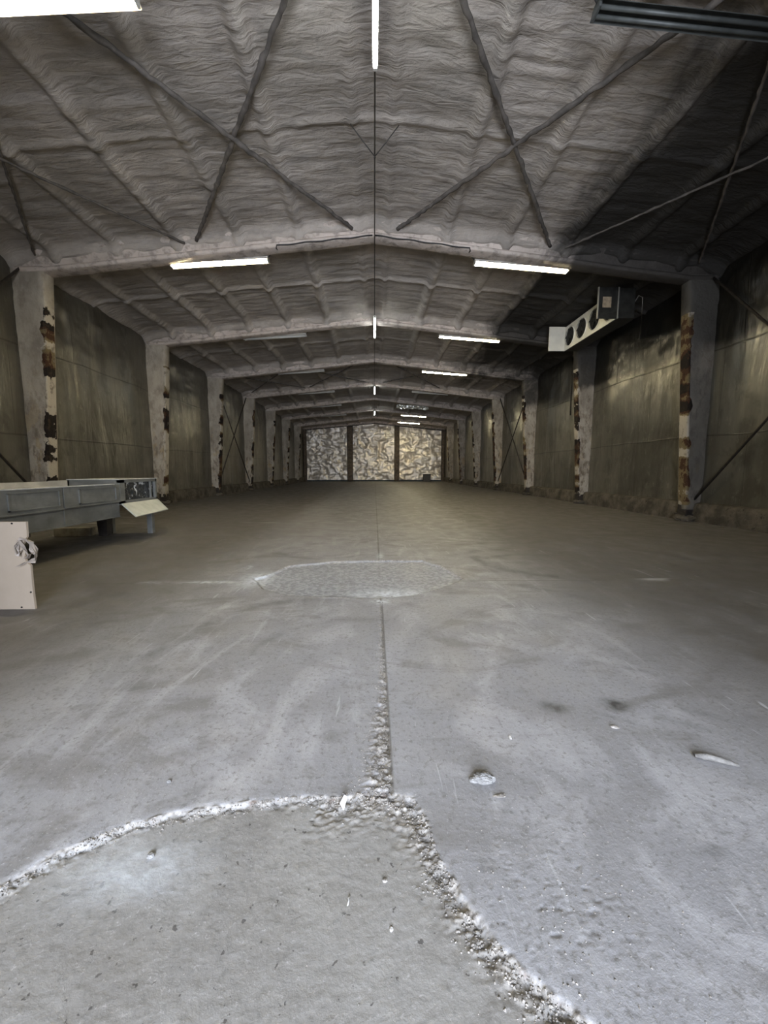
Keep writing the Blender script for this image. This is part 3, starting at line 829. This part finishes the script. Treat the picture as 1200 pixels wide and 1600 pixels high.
def strip_light(s, yf, lit, label, dark=False):
    """cross-hall twin tube fitting hung just beyond a frame; s = side"""
    L = 2.34
    xm = 3.62 if s > 0 else -3.71
    tilt = math.atan2(0.155, 2.26)
    t = thing('strip_light', label, 'strip light', (xm, yf + 0.35, 6.27), 0, 'cross-hall strip lights')
    t.rotation_euler = (0, s * tilt, 0)
    h_ = L / 2
    pan = MPANDARK if dark else MPAN
    b = B()
    b.prism([(-0.10, 0.0), (-0.115, -0.012), (-0.05, 0.045), (-0.045, 0.075), (0.045, 0.075), (0.05, 0.045), (0.115, -0.012), (0.10, 0.0), (0.045, 0.03), (-0.045, 0.03)], -h_, h_, 'x')
    b.build('housing', pan, t)
    for y in (-0.045, 0.045):
        B().tube([(-h_ + 0.03, y, -0.012), (h_ - 0.03, y, -0.012)], 0.021, 12).build('tube', MLITW if lit else (MPANDARK if dark else MDEAD), t)
    for e in (-1, 1):
        b = B(); b.box(min(e * h_, e * (h_ - 0.03)), max(e * h_, e * (h_ - 0.03)), -0.085, 0.085, -0.04, 0.06, bevel=0.006); b.build('end_cap', pan, t)
        xq = e * (h_ - 0.02)
        top = 0.34
        b = B(); b.tube([(xq, 0, 0.06), (xq, 0, 0.16), (xq, -0.03, 0.20)], 0.011, 6)
        b.tube([(xq, -0.03, 0.19), (xq - 0.012 * s, -0.20, 0.22), (xq - 0.012 * s, -0.22, 0.13)], 0.011, 6)
        b.build('hanger', MCHAIN, t)
    # feed cable from the ridge along the rafter's lower flange, dropping to the inner end
    xi = -s * h_
    P = [(xi + s * 0.03, 0, 0.04), (xi - s * 0.05, -0.03, 0.10), (xi - s * 0.16, -0.05, 0.13), (xi - s * 0.20, -0.06, 0.24), (xi - s * 0.26, -0.07, 0.25)]
    B().tube(P, 0.012, 6).build('feed_cable', MBLACK, t)
    return t
lab = {(-1, 4.4): (1, 'lit strip light cut off by the top left corner of the picture'),
       (1, 4.4): (0, 'unlit dark strip light cut off by the top right corner of the picture')}
strip_light(-1, 4.4, True, lab[(-1, 4.4)][1]); strip_light(1, 4.4, False, lab[(1, 4.4)][1], dark=True)
strip_light(-1, FR[0], True, 'lit strip light left of the ridge, hung behind the nearest rafter')
strip_light(1, FR[0], True, 'lit strip light right of the ridge, hung behind the nearest rafter, before the cooler')
strip_light(-1, FR[1], False, 'unlit strip light left of the ridge, hung behind the second rafter')
strip_light(1, FR[1], True, 'lit strip light right of the ridge, hung behind the second rafter')
strip_light(-1, FR[2], False, 'unlit strip light left of the ridge, hung behind the third rafter')
strip_light(1, FR[2], True, 'lit strip light right of the ridge, hung behind the third rafter')
strip_light(-1, FR[3], False, 'unlit strip light left of the ridge, hung behind the fourth rafter')
strip_light(1, FR[3], False, 'unlit strip light right of the ridge, hung behind the fourth rafter')
strip_light(-1, FR[4], False, 'unlit strip light left of the ridge, hung behind the fifth rafter')
strip_light(-1, FR[5], False, 'unlit strip light left of the ridge, hung behind the sixth rafter')
strip_light(1, FR[5], True, 'lit strip light right of the ridge, hung behind the sixth rafter, second smallest')
strip_light(1, FR[6], True, 'lit strip light right of the ridge, nearest the silver end wall, smallest of all')
# black cables running down the rafters from the ridge to the first lights
for s, nm in ((-1, 'left'), (1, 'right')):
    pts = [(s * x, 9.6 - 0.035, under_z(x) + 0.012 + 0.01 * math.sin(x * 9)) for x in np.linspace(0.03, 2.25, 18)]
    pts += [(s * 2.27, 9.60, under_z(2.27) - 0.03), (s * 2.27, 9.80, 6.50)]
    tag(B().tube(pts, 0.014, 6).build('power_cable', MBLACK), 'black cable along the nearest rafter from ridge to the %s lit strip light' % nm, 'cable')
# torn bright foil hanging from the roof
rn = np.random.default_rng(5)
xv = np.linspace(1.75, 4.3, 40); yv = np.linspace(0, 0.7, 14)
Xs, Us = np.meshgrid(xv, yv)
Zs = 6.42 - 0.05 * (Xs - 1.75) - 0.35 * (Us / 0.7) + 0.13 * fbm(Xs * 3, Us * 4, 131) + 0.10
o = grid('foil_scrap', Xs, 30.85 + Us * 0.35 + 0.16 * fbm(Xs * 4, Us * 5, 133), Zs, MFOILSCRAP, smooth=False)
md = o.modifiers.new('thickness', 'SOLIDIFY'); md.thickness = 0.006
tag(o, 'torn crumpled bright foil hanging below the roof between third and fourth lit lights', 'foil')

# ------------------------------------------------------------------ air cooler
AX0, AX1, AY0, AY1, AZ0, AZ1 = 6.74, 7.22, 11.0, 14.0, 5.50, 6.30
t = thing('air_cooler', 'white four-fan air cooler hung under the roof beside the right wall', 'air cooler', (AX0, AY0, AZ0))
def rel(x, y, z): return (x - AX0, y - AY0, z - AZ0)
LY = AY1 - AY0; HZ = AZ1 - AZ0; DXc = AX1 - AX0
b = B(); b.box(0.02, DXc, 0, LY, 0, HZ, bevel=0.012); body = b.build('body', MCOOLD, t)
# fan plate with four round holes
bm = bmesh.new()
RF, NS = 0.30, 28
zc = HZ / 2 - 0.01
cys = [0.38 + 0.747 * k for k in range(4)]
for k, cy_ in enumerate(cys):
    ya = 0 if k == 0 else (cys[k - 1] + cy_) / 2
    yb = LY if k == 3 else (cys[k + 1] + cy_) / 2
    def sq(a):
        dx, dz = math.cos(a), math.sin(a)
        c_ = []
        if dx > 1e-9: c_.append((yb - cy_) / dx)
        if dx < -1e-9: c_.append((ya - cy_) / dx)
        if dz > 1e-9: c_.append((HZ - zc) / dz)
        if dz < -1e-9: c_.append((0 - zc) / dz)
        r = min(c_); return (cy_ + dx * r, zc + dz * r)
    angs = sorted([2 * math.pi * i / NS for i in range(NS)] + [math.atan2(HZ - zc, yb - cy_), math.atan2(HZ - zc, ya - cy_), math.atan2(-zc, ya - cy_) % (2 * math.pi), math.atan2(-zc, yb - cy_) % (2 * math.pi)])
    inn = [(cy_ + RF * math.cos(a), zc + RF * math.sin(a)) for a in angs]; outp = [sq(a) for a in angs]
    for front in (0.0, 0.03):
        A = [bm.verts.new((front, y, z)) for y, z in inn]; O = [bm.verts.new((front, y, z)) for y, z in outp]
        for i in range(len(angs)):
            j = (i + 1) % len(angs)
            bm.faces.new((A[i], A[j], O[j], O[i]))
    # raised ring
    ringA = []
    for rr, xx in ((RF + 0.03, 0.0), (RF + 0.012, -0.03), (RF, -0.03), (RF - 0.005, 0.06)):
        ringA.append([bm.verts.new((xx, cy_ + rr * math.cos(2 * math.pi * i / 32), zc + rr * math.sin(2 * math.pi * i / 32))) for i in range(32)])
    for a, c_ in zip(ringA[:-1], ringA[1:]):
        for i in range(32): bm.faces.new((a[i], a[(i + 1) % 32], c_[(i + 1) % 32], c_[i]))
bmesh.ops.recalc_face_normals(bm, faces=bm.faces[:])
me = bpy.data.meshes.new('fan_plate'); bm.to_mesh(me); bm.free()
plate = link('fan_plate', me, MCOOLW, t)
for cy_ in cys:
    b = B()
    b.tube([(0.018, cy_, zc), (0.012, cy_, zc)], RF - 0.01, 28)          # black disc standing in for the shade inside the fan hole
    b.tube([(-0.01, cy_, zc), (0.015, cy_, zc)], 0.07, 14)
    for q in range(5):
        a = 2 * math.pi * q / 5
        M = Matrix.Translation((0.0, cy_, zc)) @ Matrix.Rotation(a, 4, 'X') @ Matrix.Rotation(0.45, 4, 'Z')
        b.box(-0.003, 0.003, -0.085, 0.085, 0.05, RF - 0.03, M)
    fan = b.build('fan', MFAN, t)
    b = B()
    for rr in (0.09, 0.16, 0.23, 0.285):
        b.tube([(-0.028, cy_ + rr * math.cos(a), zc + rr * math.sin(a)) for a in np.linspace(0, 2 * math.pi, 25)], 0.004, 4, caps=False)
    for q in range(4):
        a = q * math.pi / 4
        b.tube([(-0.028, cy_ - RF * math.cos(a), zc - RF * math.sin(a)), (-0.028, cy_ + RF * math.cos(a), zc + RF * math.sin(a))], 0.004, 4)
    b.build('guard', MGRILL, fan)
# swung-open end covers
b = B(); b.box(-0.57, 0.0, LY - 0.03, LY, 0.0, HZ + 0.02, bevel=0.006); o = b.build('end_cover', MCOOLW, t); o['label'] = 'white end cover standing open at the far end'
b = B(); b.box(-0.57, 0.0, -0.012, 0.015, -0.02, HZ, bevel=0.004); nd = b.build('end_cover', MCOOLD, t); nd['label'] = 'dark end cover standing open at the near end'
for xa_ in (-0.578, -0.022):
    b = B(); b.box(xa_, xa_ + 0.024, -0.03, 0.02, -0.025, HZ + 0.005); b.build('edge_trim', MEDGE, nd)
b = B(); b.box(-0.44, -0.20, -0.017, -0.0125, 0.27, 0.55); st_ = b.build('sticker', MSTICK, nd); st_['label'] = 'faded beige sticker'
for yy in (0.3, LY - 0.3):
    for xx in (0.08, DXc - 0.06):
        B().tube([(xx, yy, HZ - 0.01), (xx, yy, roof_z(AX0 + xx) - AZ0 - 0.02)], 0.012, 6).build('hanger_rod', MCHAIN, t)
P = [(DXc - 0.02, 0.10, 0.35), (DXc + 0.12, 0.05, 0.62), (DXc + 0.2, 0.0, 0.55), (DXc + 0.21, 0.0, 0.3), (DXc + 0.20, 0.0, -0.55)]
B().tube(P, 0.014, 8).build('drain_hose', MCHAIN, t)
# conduits on the right wall next to the second column
P = [(8.20, 16.2, 3.6), (8.19, 16.2, 4.4), (8.2, 16.25, 5.2), (8.2, 16.22, 5.9)]
tag(B().tube(P, 0.03, 8).build('wall_pipe', MBLACK), 'dark vertical pipe on the right wall, just behind the second column', 'pipe')

# ------------------------------------------------------------------ conveyor along the left wall
CX = -4.60
t = thing('grading_conveyor', 'long grey sheet-metal conveyor bench with hinged flap, along the left side', 'conveyor', (CX, 3.0, 0))
def ly(y): return y - 3.0
y_end = ly(7.04)
for p0, p1, fields in ((0.0, ly(5.775), ((3.05, 4.55), (4.85, 5.72))), (ly(5.80), y_end, ((6.02, 6.95),))):
    b = B()
    zb = 0.722 if p0 == 0.0 else 0.735
    b.box(-0.03, 0.0, p0, p1, zb, 1.05)
    for ya, yb in fields:                 # pressed fields
        a, c_ = ly(ya), ly(yb)
        b.box(-0.002, 0.016, a + 0.06, c_, 0.775, 0.79); b.box(-0.002, 0.016, a + 0.06, c_, 1.0, 1.012)
        b.box(-0.002, 0.016, a + 0.06, a + 0.085, 0.775, 1.01); b.box(-0.002, 0.016, c_ - 0.02, c_, 0.775, 1.01)
    b.box(-0.002, 0.020, p0, p1, zb, zb + 0.018)
    b.build('side_panel', MSHEET, t)
b = B(); b.box(-0.06, -0.03, 0, y_end + 0.02, 0.47, 0.745); b.box(-0.032, -0.016, ly(5.80), ly(5.825), 0.48, 0.71); b.box(-0.065, -0.015, 0, y_end + 0.02, 0.462, 0.478)
b.build('skirt_panel', MSHEET, t)
b = B(); b.box(-0.05, 0.012, -0.0, y_end - 0.12, 1.048, 1.066, bevel=0.004); b.build('top_rim', MRIM, t)
b = B(); b.box(-1.20, -0.03, 0, y_end, 0.99, 1.02); b.build('tray', MTOP, t)
b = B(); b.box(-1.22, -1.19, 0, ly(6.10), 0.70, 1.095); b.box(-1.215, -1.19, ly(6.10), ly(7.0), 0.70, 1.105); b.box(-1.215, -1.19, ly(7.0), ly(8.2), 0.70, 1.115)
b.build('rear_panel', MTOP, t)
b = B(); b.box(-1.19, -0.05, 0.0, 0.03, 0.47, 1.0); b.box(-1.19, -0.05, y_end - 0.03, y_end, 0.47, 1.0); b.box(-1.22, -1.19, 0, y_end, 0.47, 0.70); b.build('end_plate', MSHEET, t)
# end box with a framed opening
e0, e1 = ly(7.06), ly(8.24)
b = B()
b.box(-0.05, 0.0, e0, e0 + 0.14, 0.69, 1.13); b.box(-0.05, 0.0, e1 - 0.05, e1, 0.69, 1.13)
b.box(-0.05, 0.0, e0, e1, 0.69, 0.745); b.box(-0.05, 0.0, e0, e1, 1.075, 1.13)
b.box(-0.92, -0.05, e1 - 0.03, e1, 0.69, 1.13); b.box(-0.92, -0.05, e0, e0 + 0.03, 0.69, 1.13)
b.box(-0.92, -0.89, e0, e1, 0.69, 1.13); b.box(-0.92, 0.0, e0, e1, 0.68, 0.70)
box_ = b.build('end_box', MSHEET, t)
b = B(); b.box(-0.93, 0.015, e0 - 0.01, e1 + 0.01, 1.128, 1.142, bevel=0.004); b.build('lid', MRIM, box_)
nx, nz = 26, 12
Yq, Zq = np.meshgrid(np.linspace(e0 + 0.14, e1 - 0.05, nx), np.linspace(0.745, 1.075, nz))
o = grid('film_window', -0.055 + 0.02 * fbm(Yq * 9, Zq * 9, 140), Yq, Zq, MFILM, box_, smooth=False, flip=True); o['label'] = 'dark glossy plastic film in the opening'
b = B(); b.box(-0.03, 0.004, e1 - 0.22, e1 - 0.195, 0.745, 1.075); b.build('mullion', MSHEET, box_)
# drop flap
bm = bmesh.new()
q = [(0.005, e0 + 0.02, 0.70), (0.005, e1 + 0.0, 0.70), (0.30, e1 - 0.16, 0.50), (0.30, e0 - 0.06, 0.475)]
A = [bm.verts.new(p) for p in q]; D = [bm.verts.new((p[0] - 0.012, p[1], p[2] - 0.018)) for p in q]
bm.faces.new(A); bm.faces.new(D[::-1])
for i in range(4): bm.faces.new((A[i], D[i], D[(i + 1) % 4], A[(i + 1) % 4]))
bmesh.ops.recalc_face_normals(bm, faces=bm.faces[:])
me = bpy.data.meshes.new('flap'); bm.to_mesh(me); bm.free()
o = link('flap', me, MFLAP, t); o['label'] = 'pale hinged flap hanging open'
for xa, ya in ((-0.09, 8.02), (-0.90, 8.02)):
    b = B(); b.box(xa, xa + 0.07, ly(ya), ly(ya) + 0.10, 0, 0.69, bevel=0.004); b.box(xa - 0.03, xa, ly(ya), ly(ya) + 0.02, 0, 0.69); b.build('leg', MSHEET, t)
for xa in (-0.82,):
    for ya in (7.33,):
        bm = bmesh.new()
        lo = [(-0.08, -0.07), (0.08, -0.07), (0.08, 0.07), (-0.08, 0.07)]; hi = [(-0.12, -0.10), (0.13, -0.10), (0.13, 0.10), (-0.12, 0.10)]
        xo = xa
        A = [bm.verts.new((xo + u, ly(ya) + v + 0.45, 0)) for u, v in lo]; D = [bm.verts.new((xo + u, ly(ya) + v + 0.45, 0.70)) for u, v in hi]
        bm.faces.new(A[::-1]); bm.faces.new(D)
        for i in range(4): bm.faces.new((A[i], A[(i + 1) % 4], D[(i + 1) % 4], D[i]))
        me = bpy.data.meshes.new('stand'); bm.to_mesh(me); bm.free()
        o = link('stand', me, MDARKLEG, t)
for xa in (-0.12, -1.12):
    b = B(); b.box(xa, xa + 0.07, ly(3.5), ly(3.57), 0, 0.48); b.build('leg', MSHEET, t)
b = B(); b.box(-0.62, -0.50, 0.1, ly(7.0), 0.38, 0.47); b.box(-1.0, -0.90, 0.1, ly(7.6), 0.38, 0.47); b.box(-1.18, -0.10, ly(5.2), ly(5.3), 0.40, 0.47); b.build('under_beam', MDARKLEG, t)
b = B(); b.box(-0.55, 0.1, -0.09, 0.10, 0, 0.17, bevel=0.012); o = b.build('timber_block', MWOOD); o.location = (-5.75, 7.75, 0); o.rotation_euler = (0, 0, 0.15)
tag(o, 'pale timber block lying on the floor under the grey conveyor', 'block')

# ------------------------------------------------------------------ white board at the lower left
t = thing('white_board', 'upright white painted board with torn edge, cut off at left picture edge', 'board', (-3.2, 3.58, 0))
bm = bmesh.new()
edge = [(0.0, 0.0), (-0.005, 0.20), (-0.003, 0.42), (-0.035, 0.45), (-0.05, 0.50), (-0.035, 0.55), (-0.06, 0.60), (-0.03, 0.66), (-0.008, 0.69), (-0.004, 0.83)]
prof = [(-1.3, 0.0)] + edge + [(-1.3, 0.83)]
A = [bm.verts.new((u, 0, v)) for u, v in prof]; D = [bm.verts.new((u, 0.022, v)) for u, v in prof]
bm.faces.new(A); bm.faces.new(D[::-1])
for i in range(len(prof)): bm.faces.new((A[i], A[(i + 1) % len(prof)], D[(i + 1) % len(prof)], D[i]))
bmesh.ops.recalc_face_normals(bm, faces=bm.faces[:])
me = bpy.data.meshes.new('panel'); bm.to_mesh(me); bm.free()
panel = link('panel', me, MBOARD, t)
for (u, v) in ((-0.13, 0.815), (-0.022, 0.165), (-0.12, 0.02)):
    B().tube([(u, -0.004, v), (u, 0.002, v)], 0.0085, 10).build('screw', MSCREW, panel)
b = B(); b.box(-0.95, -0.88, 0.022, 0.5, 0, 0.05); b.box(-0.95, -0.88, 0.022, 0.07, 0, 0.75); b.build('foot', MWOOD, t)
# knotted plastic strip through the torn edge
bm = bmesh.new()
def ribbon(pts, w, seed):
    rn = random.Random(seed)
    prev = None
    for p in pts:
        p = Vector(p); d = Vector((rn.uniform(-0.4, 0.4), 0.6 + rn.uniform(-0.3, 0.3), rn.uniform(-0.5, 0.5))).normalized() * w * rn.uniform(0.6, 1.3)
        row = [bm.verts.new(p - d), bm.verts.new(p - d * 0.3 + Vector((rn.uniform(-1, 1), rn.uniform(-1, 1), rn.uniform(-1, 1))) * 0.012), bm.verts.new(p + d * 0.3 + Vector((rn.uniform(-1, 1), rn.uniform(-1, 1), rn.uniform(-1, 1))) * 0.012), bm.verts.new(p + d)]
        if prev:
            for k in range(3): bm.faces.new((prev[k], prev[k + 1], row[k + 1], row[k]))
        prev = row
ribbon([(-0.10, -0.02, 0.56), (-0.085, -0.03, 0.62), (-0.05, -0.03, 0.675), (0.0, -0.01, 0.66), (0.04, 0.0, 0.61), (0.055, 0.01, 0.555), (0.045, 0.01, 0.50), (0.03, 0.0, 0.465), (-0.03, -0.025, 0.45), (-0.075, -0.03, 0.435)], 0.026, 1)
ribbon([(-0.06, -0.03, 0.66), (-0.02, -0.035, 0.60), (0.0, -0.03, 0.55), (0.012, -0.02, 0.52), (-0.02, -0.02, 0.49)], 0.022, 2)
ribbon([(-0.02, 0.0, 0.67), (0.03, 0.0, 0.63), (0.02, 0.0, 0.57), (0.045, 0.0, 0.53)], 0.018, 3)
ribbon([(-0.075, -0.028, 0.62), (-0.09, -0.03, 0.58), (-0.08, -0.03, 0.54), (-0.05, -0.03, 0.545)], 0.03, 4)
me = bpy.data.meshes.new('plastic_strip'); bm.to_mesh(me); bm.free()
o = link('plastic_strip', me, MRAG, t); o['label'] = 'grubby plastic film knotted through the torn edge'
md = o.modifiers.new('thickness', 'SOLIDIFY'); md.thickness = 0.004

# ------------------------------------------------------------------ far crate
t = thing('crate', 'small dark grey crate standing against the right silver sheet', 'crate', (6.15, 45.2, 0))
b = B(); b.box(-0.42, 0.42, -0.3, 0.3, 0, 0.80, bevel=0.02); b.build('body', MCRATE, t)
b = B(); b.box(-0.45, 0.45, -0.33, 0.33, 0.80, 0.88, bevel=0.02); b.build('lid', MCRATE, t)

# ------------------------------------------------------------------ bits on the floor
def lump_thing(name, x, y, size, m, label, cat, seed, rot=0, sub=2, rough=0.22, sink=0.35):
    b = B(); b.lump((0, 0, size[2] * sink), size, seed, rough, sub)
    o = b.build(name, m); o.location = (x, y, floor_z(x, y)); o.rotation_euler = (0, 0, rot)
    for p in o.data.polygons: p.use_smooth = False
    return tag(o, label, cat)
b = B()
b.lump((0, 0, 0.012), (0.085, 0.05, 0.036), 3, 0.16, 3); b.lump((-0.035, -0.006, 0.006), (0.05, 0.03, 0.02), 4, 0.2, 2); b.lump((0.03, 0.006, 0.008), (0.04, 0.04, 0.024), 5, 0.2, 2)
o = b.build('concrete_chunk', MSTONE); o.location = (0.455, 1.475, floor_z(0.455, 1.475)); o.rotation_euler = (0, 0, -0.1)
tag(o, 'pale grey concrete chunk, the largest loose lump, on floor right of the joint', 'chunk')
o = lump_thing('concrete_flake', 0.50, 1.395, (0.05, 0.018, 0.008), MCHIP, 'thin flat concrete flake lying just in front of largest pale chunk', 'flake', 8, 0.1)
b = B(); pts = [(-0.075, 0.03, 0.010), (-0.03, 0.014, 0.014), (0.02, -0.008, 0.012), (0.07, -0.035, 0.007)]
b.tube(pts, [0.010, 0.015, 0.013, 0.006], 7, jitter=0.25)
o = b.build('splinter', MSTICKWOOD); o.location = (1.53, 1.555, floor_z(1.53, 1.555))
tag(o, 'grey wood splinter lying alone on the floor near the right picture edge', 'splinter')
b = B(); b.prism([(-0.014, 0.0), (0.0, -0.024), (0.018, 0.018), (0.006, 0.026)], 0, 0.003, 'y')
o = b.build('card_scrap', MPAPER); o.location = (-0.125, 1.372, floor_z(-0.125, 1.372) + 0.022); o.rotation_euler = (math.radians(-35), 0, 0.2)
tag(o, 'white triangular scrap stuck in the crumbled edge left of the joint', 'scrap')
lump_thing('chip', -0.865, 1.50, (0.018, 0.014, 0.012), MSTONE, 'small grey chip on the smooth floor left, above the crumbled edge', 'chip', 12)
lump_thing('chip', -0.77, 1.20, (0.026, 0.02, 0.014), MSTONE, 'small grey chip on the pale chalky spill in the hollow', 'chip', 13)
lump_thing('chip', 0.66, 1.73, (0.013, 0.024, 0.012), MPAPER, 'small white pellet on the floor beyond the largest pale chunk', 'chip', 14)
lump_thing('chip', 1.22, 1.79, (0.045, 0.018, 0.012), MCHIP, 'flat pale chip below the two dark oil spots', 'chip', 15, -0.3)
lump_thing('chip', 0.03, 1.10, (0.018, 0.011, 0.009), MCHIP, 'pale chip in the hollow in front of the joint', 'chip', 16)
lump_thing('chip', 0.045, 0.97, (0.011, 0.012, 0.006), MPAPER, 'bright white fleck in the middle of the hollow', 'chip', 17)
b = B(); b.tube([(0, -0.012, 0.003), (0.003, 0.0, 0.004), (0.001, 0.006, 0.004), (0.006, 0.014, 0.003)], 0.0022, 6)
o = b.build('thread_scrap', MPAPER); o.location = (-0.085, 1.045, floor_z(-0.085, 1.045)); tag(o, 'tiny curled white thread lying in the hollow', 'thread')

# uncountable crumbs along the broken edges
bm = bmesh.new()
rn = random.Random(42)
def crumb_at(x, y, s):
    z = floor_z(x, y); s *= 0.62
    vs = []
    for k in range(6):
        a = k * 1.047 + rn.uniform(-0.3, 0.3)
        vs.append(bm.verts.new((x + s * math.cos(a) * rn.uniform(0.5, 1), y + s * math.sin(a) * rn.uniform(0.5, 1), z + s * rn.uniform(-0.05, 0.3))))
    tp = bm.verts.new((x + rn.uniform(-.3, .3) * s, y + rn.uniform(-.3, .3) * s, z + s * rn.uniform(0.5, 0.9)))
    for k in range(6): bm.faces.new((vs[k], vs[(k + 1) % 6], tp))
fp = fore
for _ in range(3800):
    i = rn.randint(2, len(fp) - 2); u = rn.random()
    if i < 9 and rn.random() < 0.4: continue
    ax, ay = fp[i]; bx, by = fp[i + 1]
    nx_, ny_ = (by - ay), -(bx - ax); l = math.hypot(nx_, ny_)
    d = abs(rn.gauss(0, 0.040 if i >= 10 else 0.018))
    crumb_at(ax + (bx - ax) * u + nx_ / l * d, ay + (by - ay) * u + ny_ / l * d, rn.choice((0.002, 0.003, 0.004, 0.006, 0.009)))
for _ in range(1300):
    y = 1.42 + rn.random() ** 1.8 * 2.3
    w = float(np.interp(y, [1.38, 1.9, 2.1, 2.6, 3.6], [0.10, 0.08, 0.05, 0.035, 0.02]))
    crumb_at(0.062 - abs(rn.gauss(0, w * 0.7)), y, rn.choice((0.003, 0.004, 0.006, 0.009)))
for _ in range(260):
    crumb_at(rn.gauss(0.58, 0.16), max(0.72, rn.gauss(0.98, 0.16)), rn.choice((0.002, 0.003, 0.005, 0.007)))
for _ in range(420):
    crumb_at(rn.uniform(-1.2, 1.6), rn.uniform(0.72, 2.6), rn.choice((0.0012, 0.0018, 0.0025, 0.004)))
for _ in range(260):
    i = rn.randint(0, len(patch) - 2); u = rn.random()
    ax, ay = patch[i]; bx, by = patch[i + 1]
    crumb_at(ax + (bx - ax) * u + rn.gauss(0, 0.03), ay + (by - ay) * u + rn.gauss(0, 0.03), rn.choice((0.005, 0.008, 0.013)))
me = bpy.data.meshes.new('concrete_crumbs'); bm.to_mesh(me); bm.free()
tag(link('concrete_crumbs', me, MCHIP), 'pale concrete crumbs scattered along the broken floor edges', 'crumbs', kind='stuff')
for s, lab in ((-1, 'brown grit fallen along the foot of the left curb'), (1, 'brown grit fallen along the foot of the right curb')):
    bm = bmesh.new()
    for _ in range(420):
        y = 5 + rn.random() ** 1.6 * 32
        crumb_at(s * (8.1 - abs(rn.gauss(0, 0.14))), y, rn.choice((0.012, 0.018, 0.028, 0.05)))
    me = bpy.data.meshes.new('wall_grit'); bm.to_mesh(me); bm.free()
    tag(link('wall_grit', me, MCHIPB), lab, 'grit', kind='stuff')
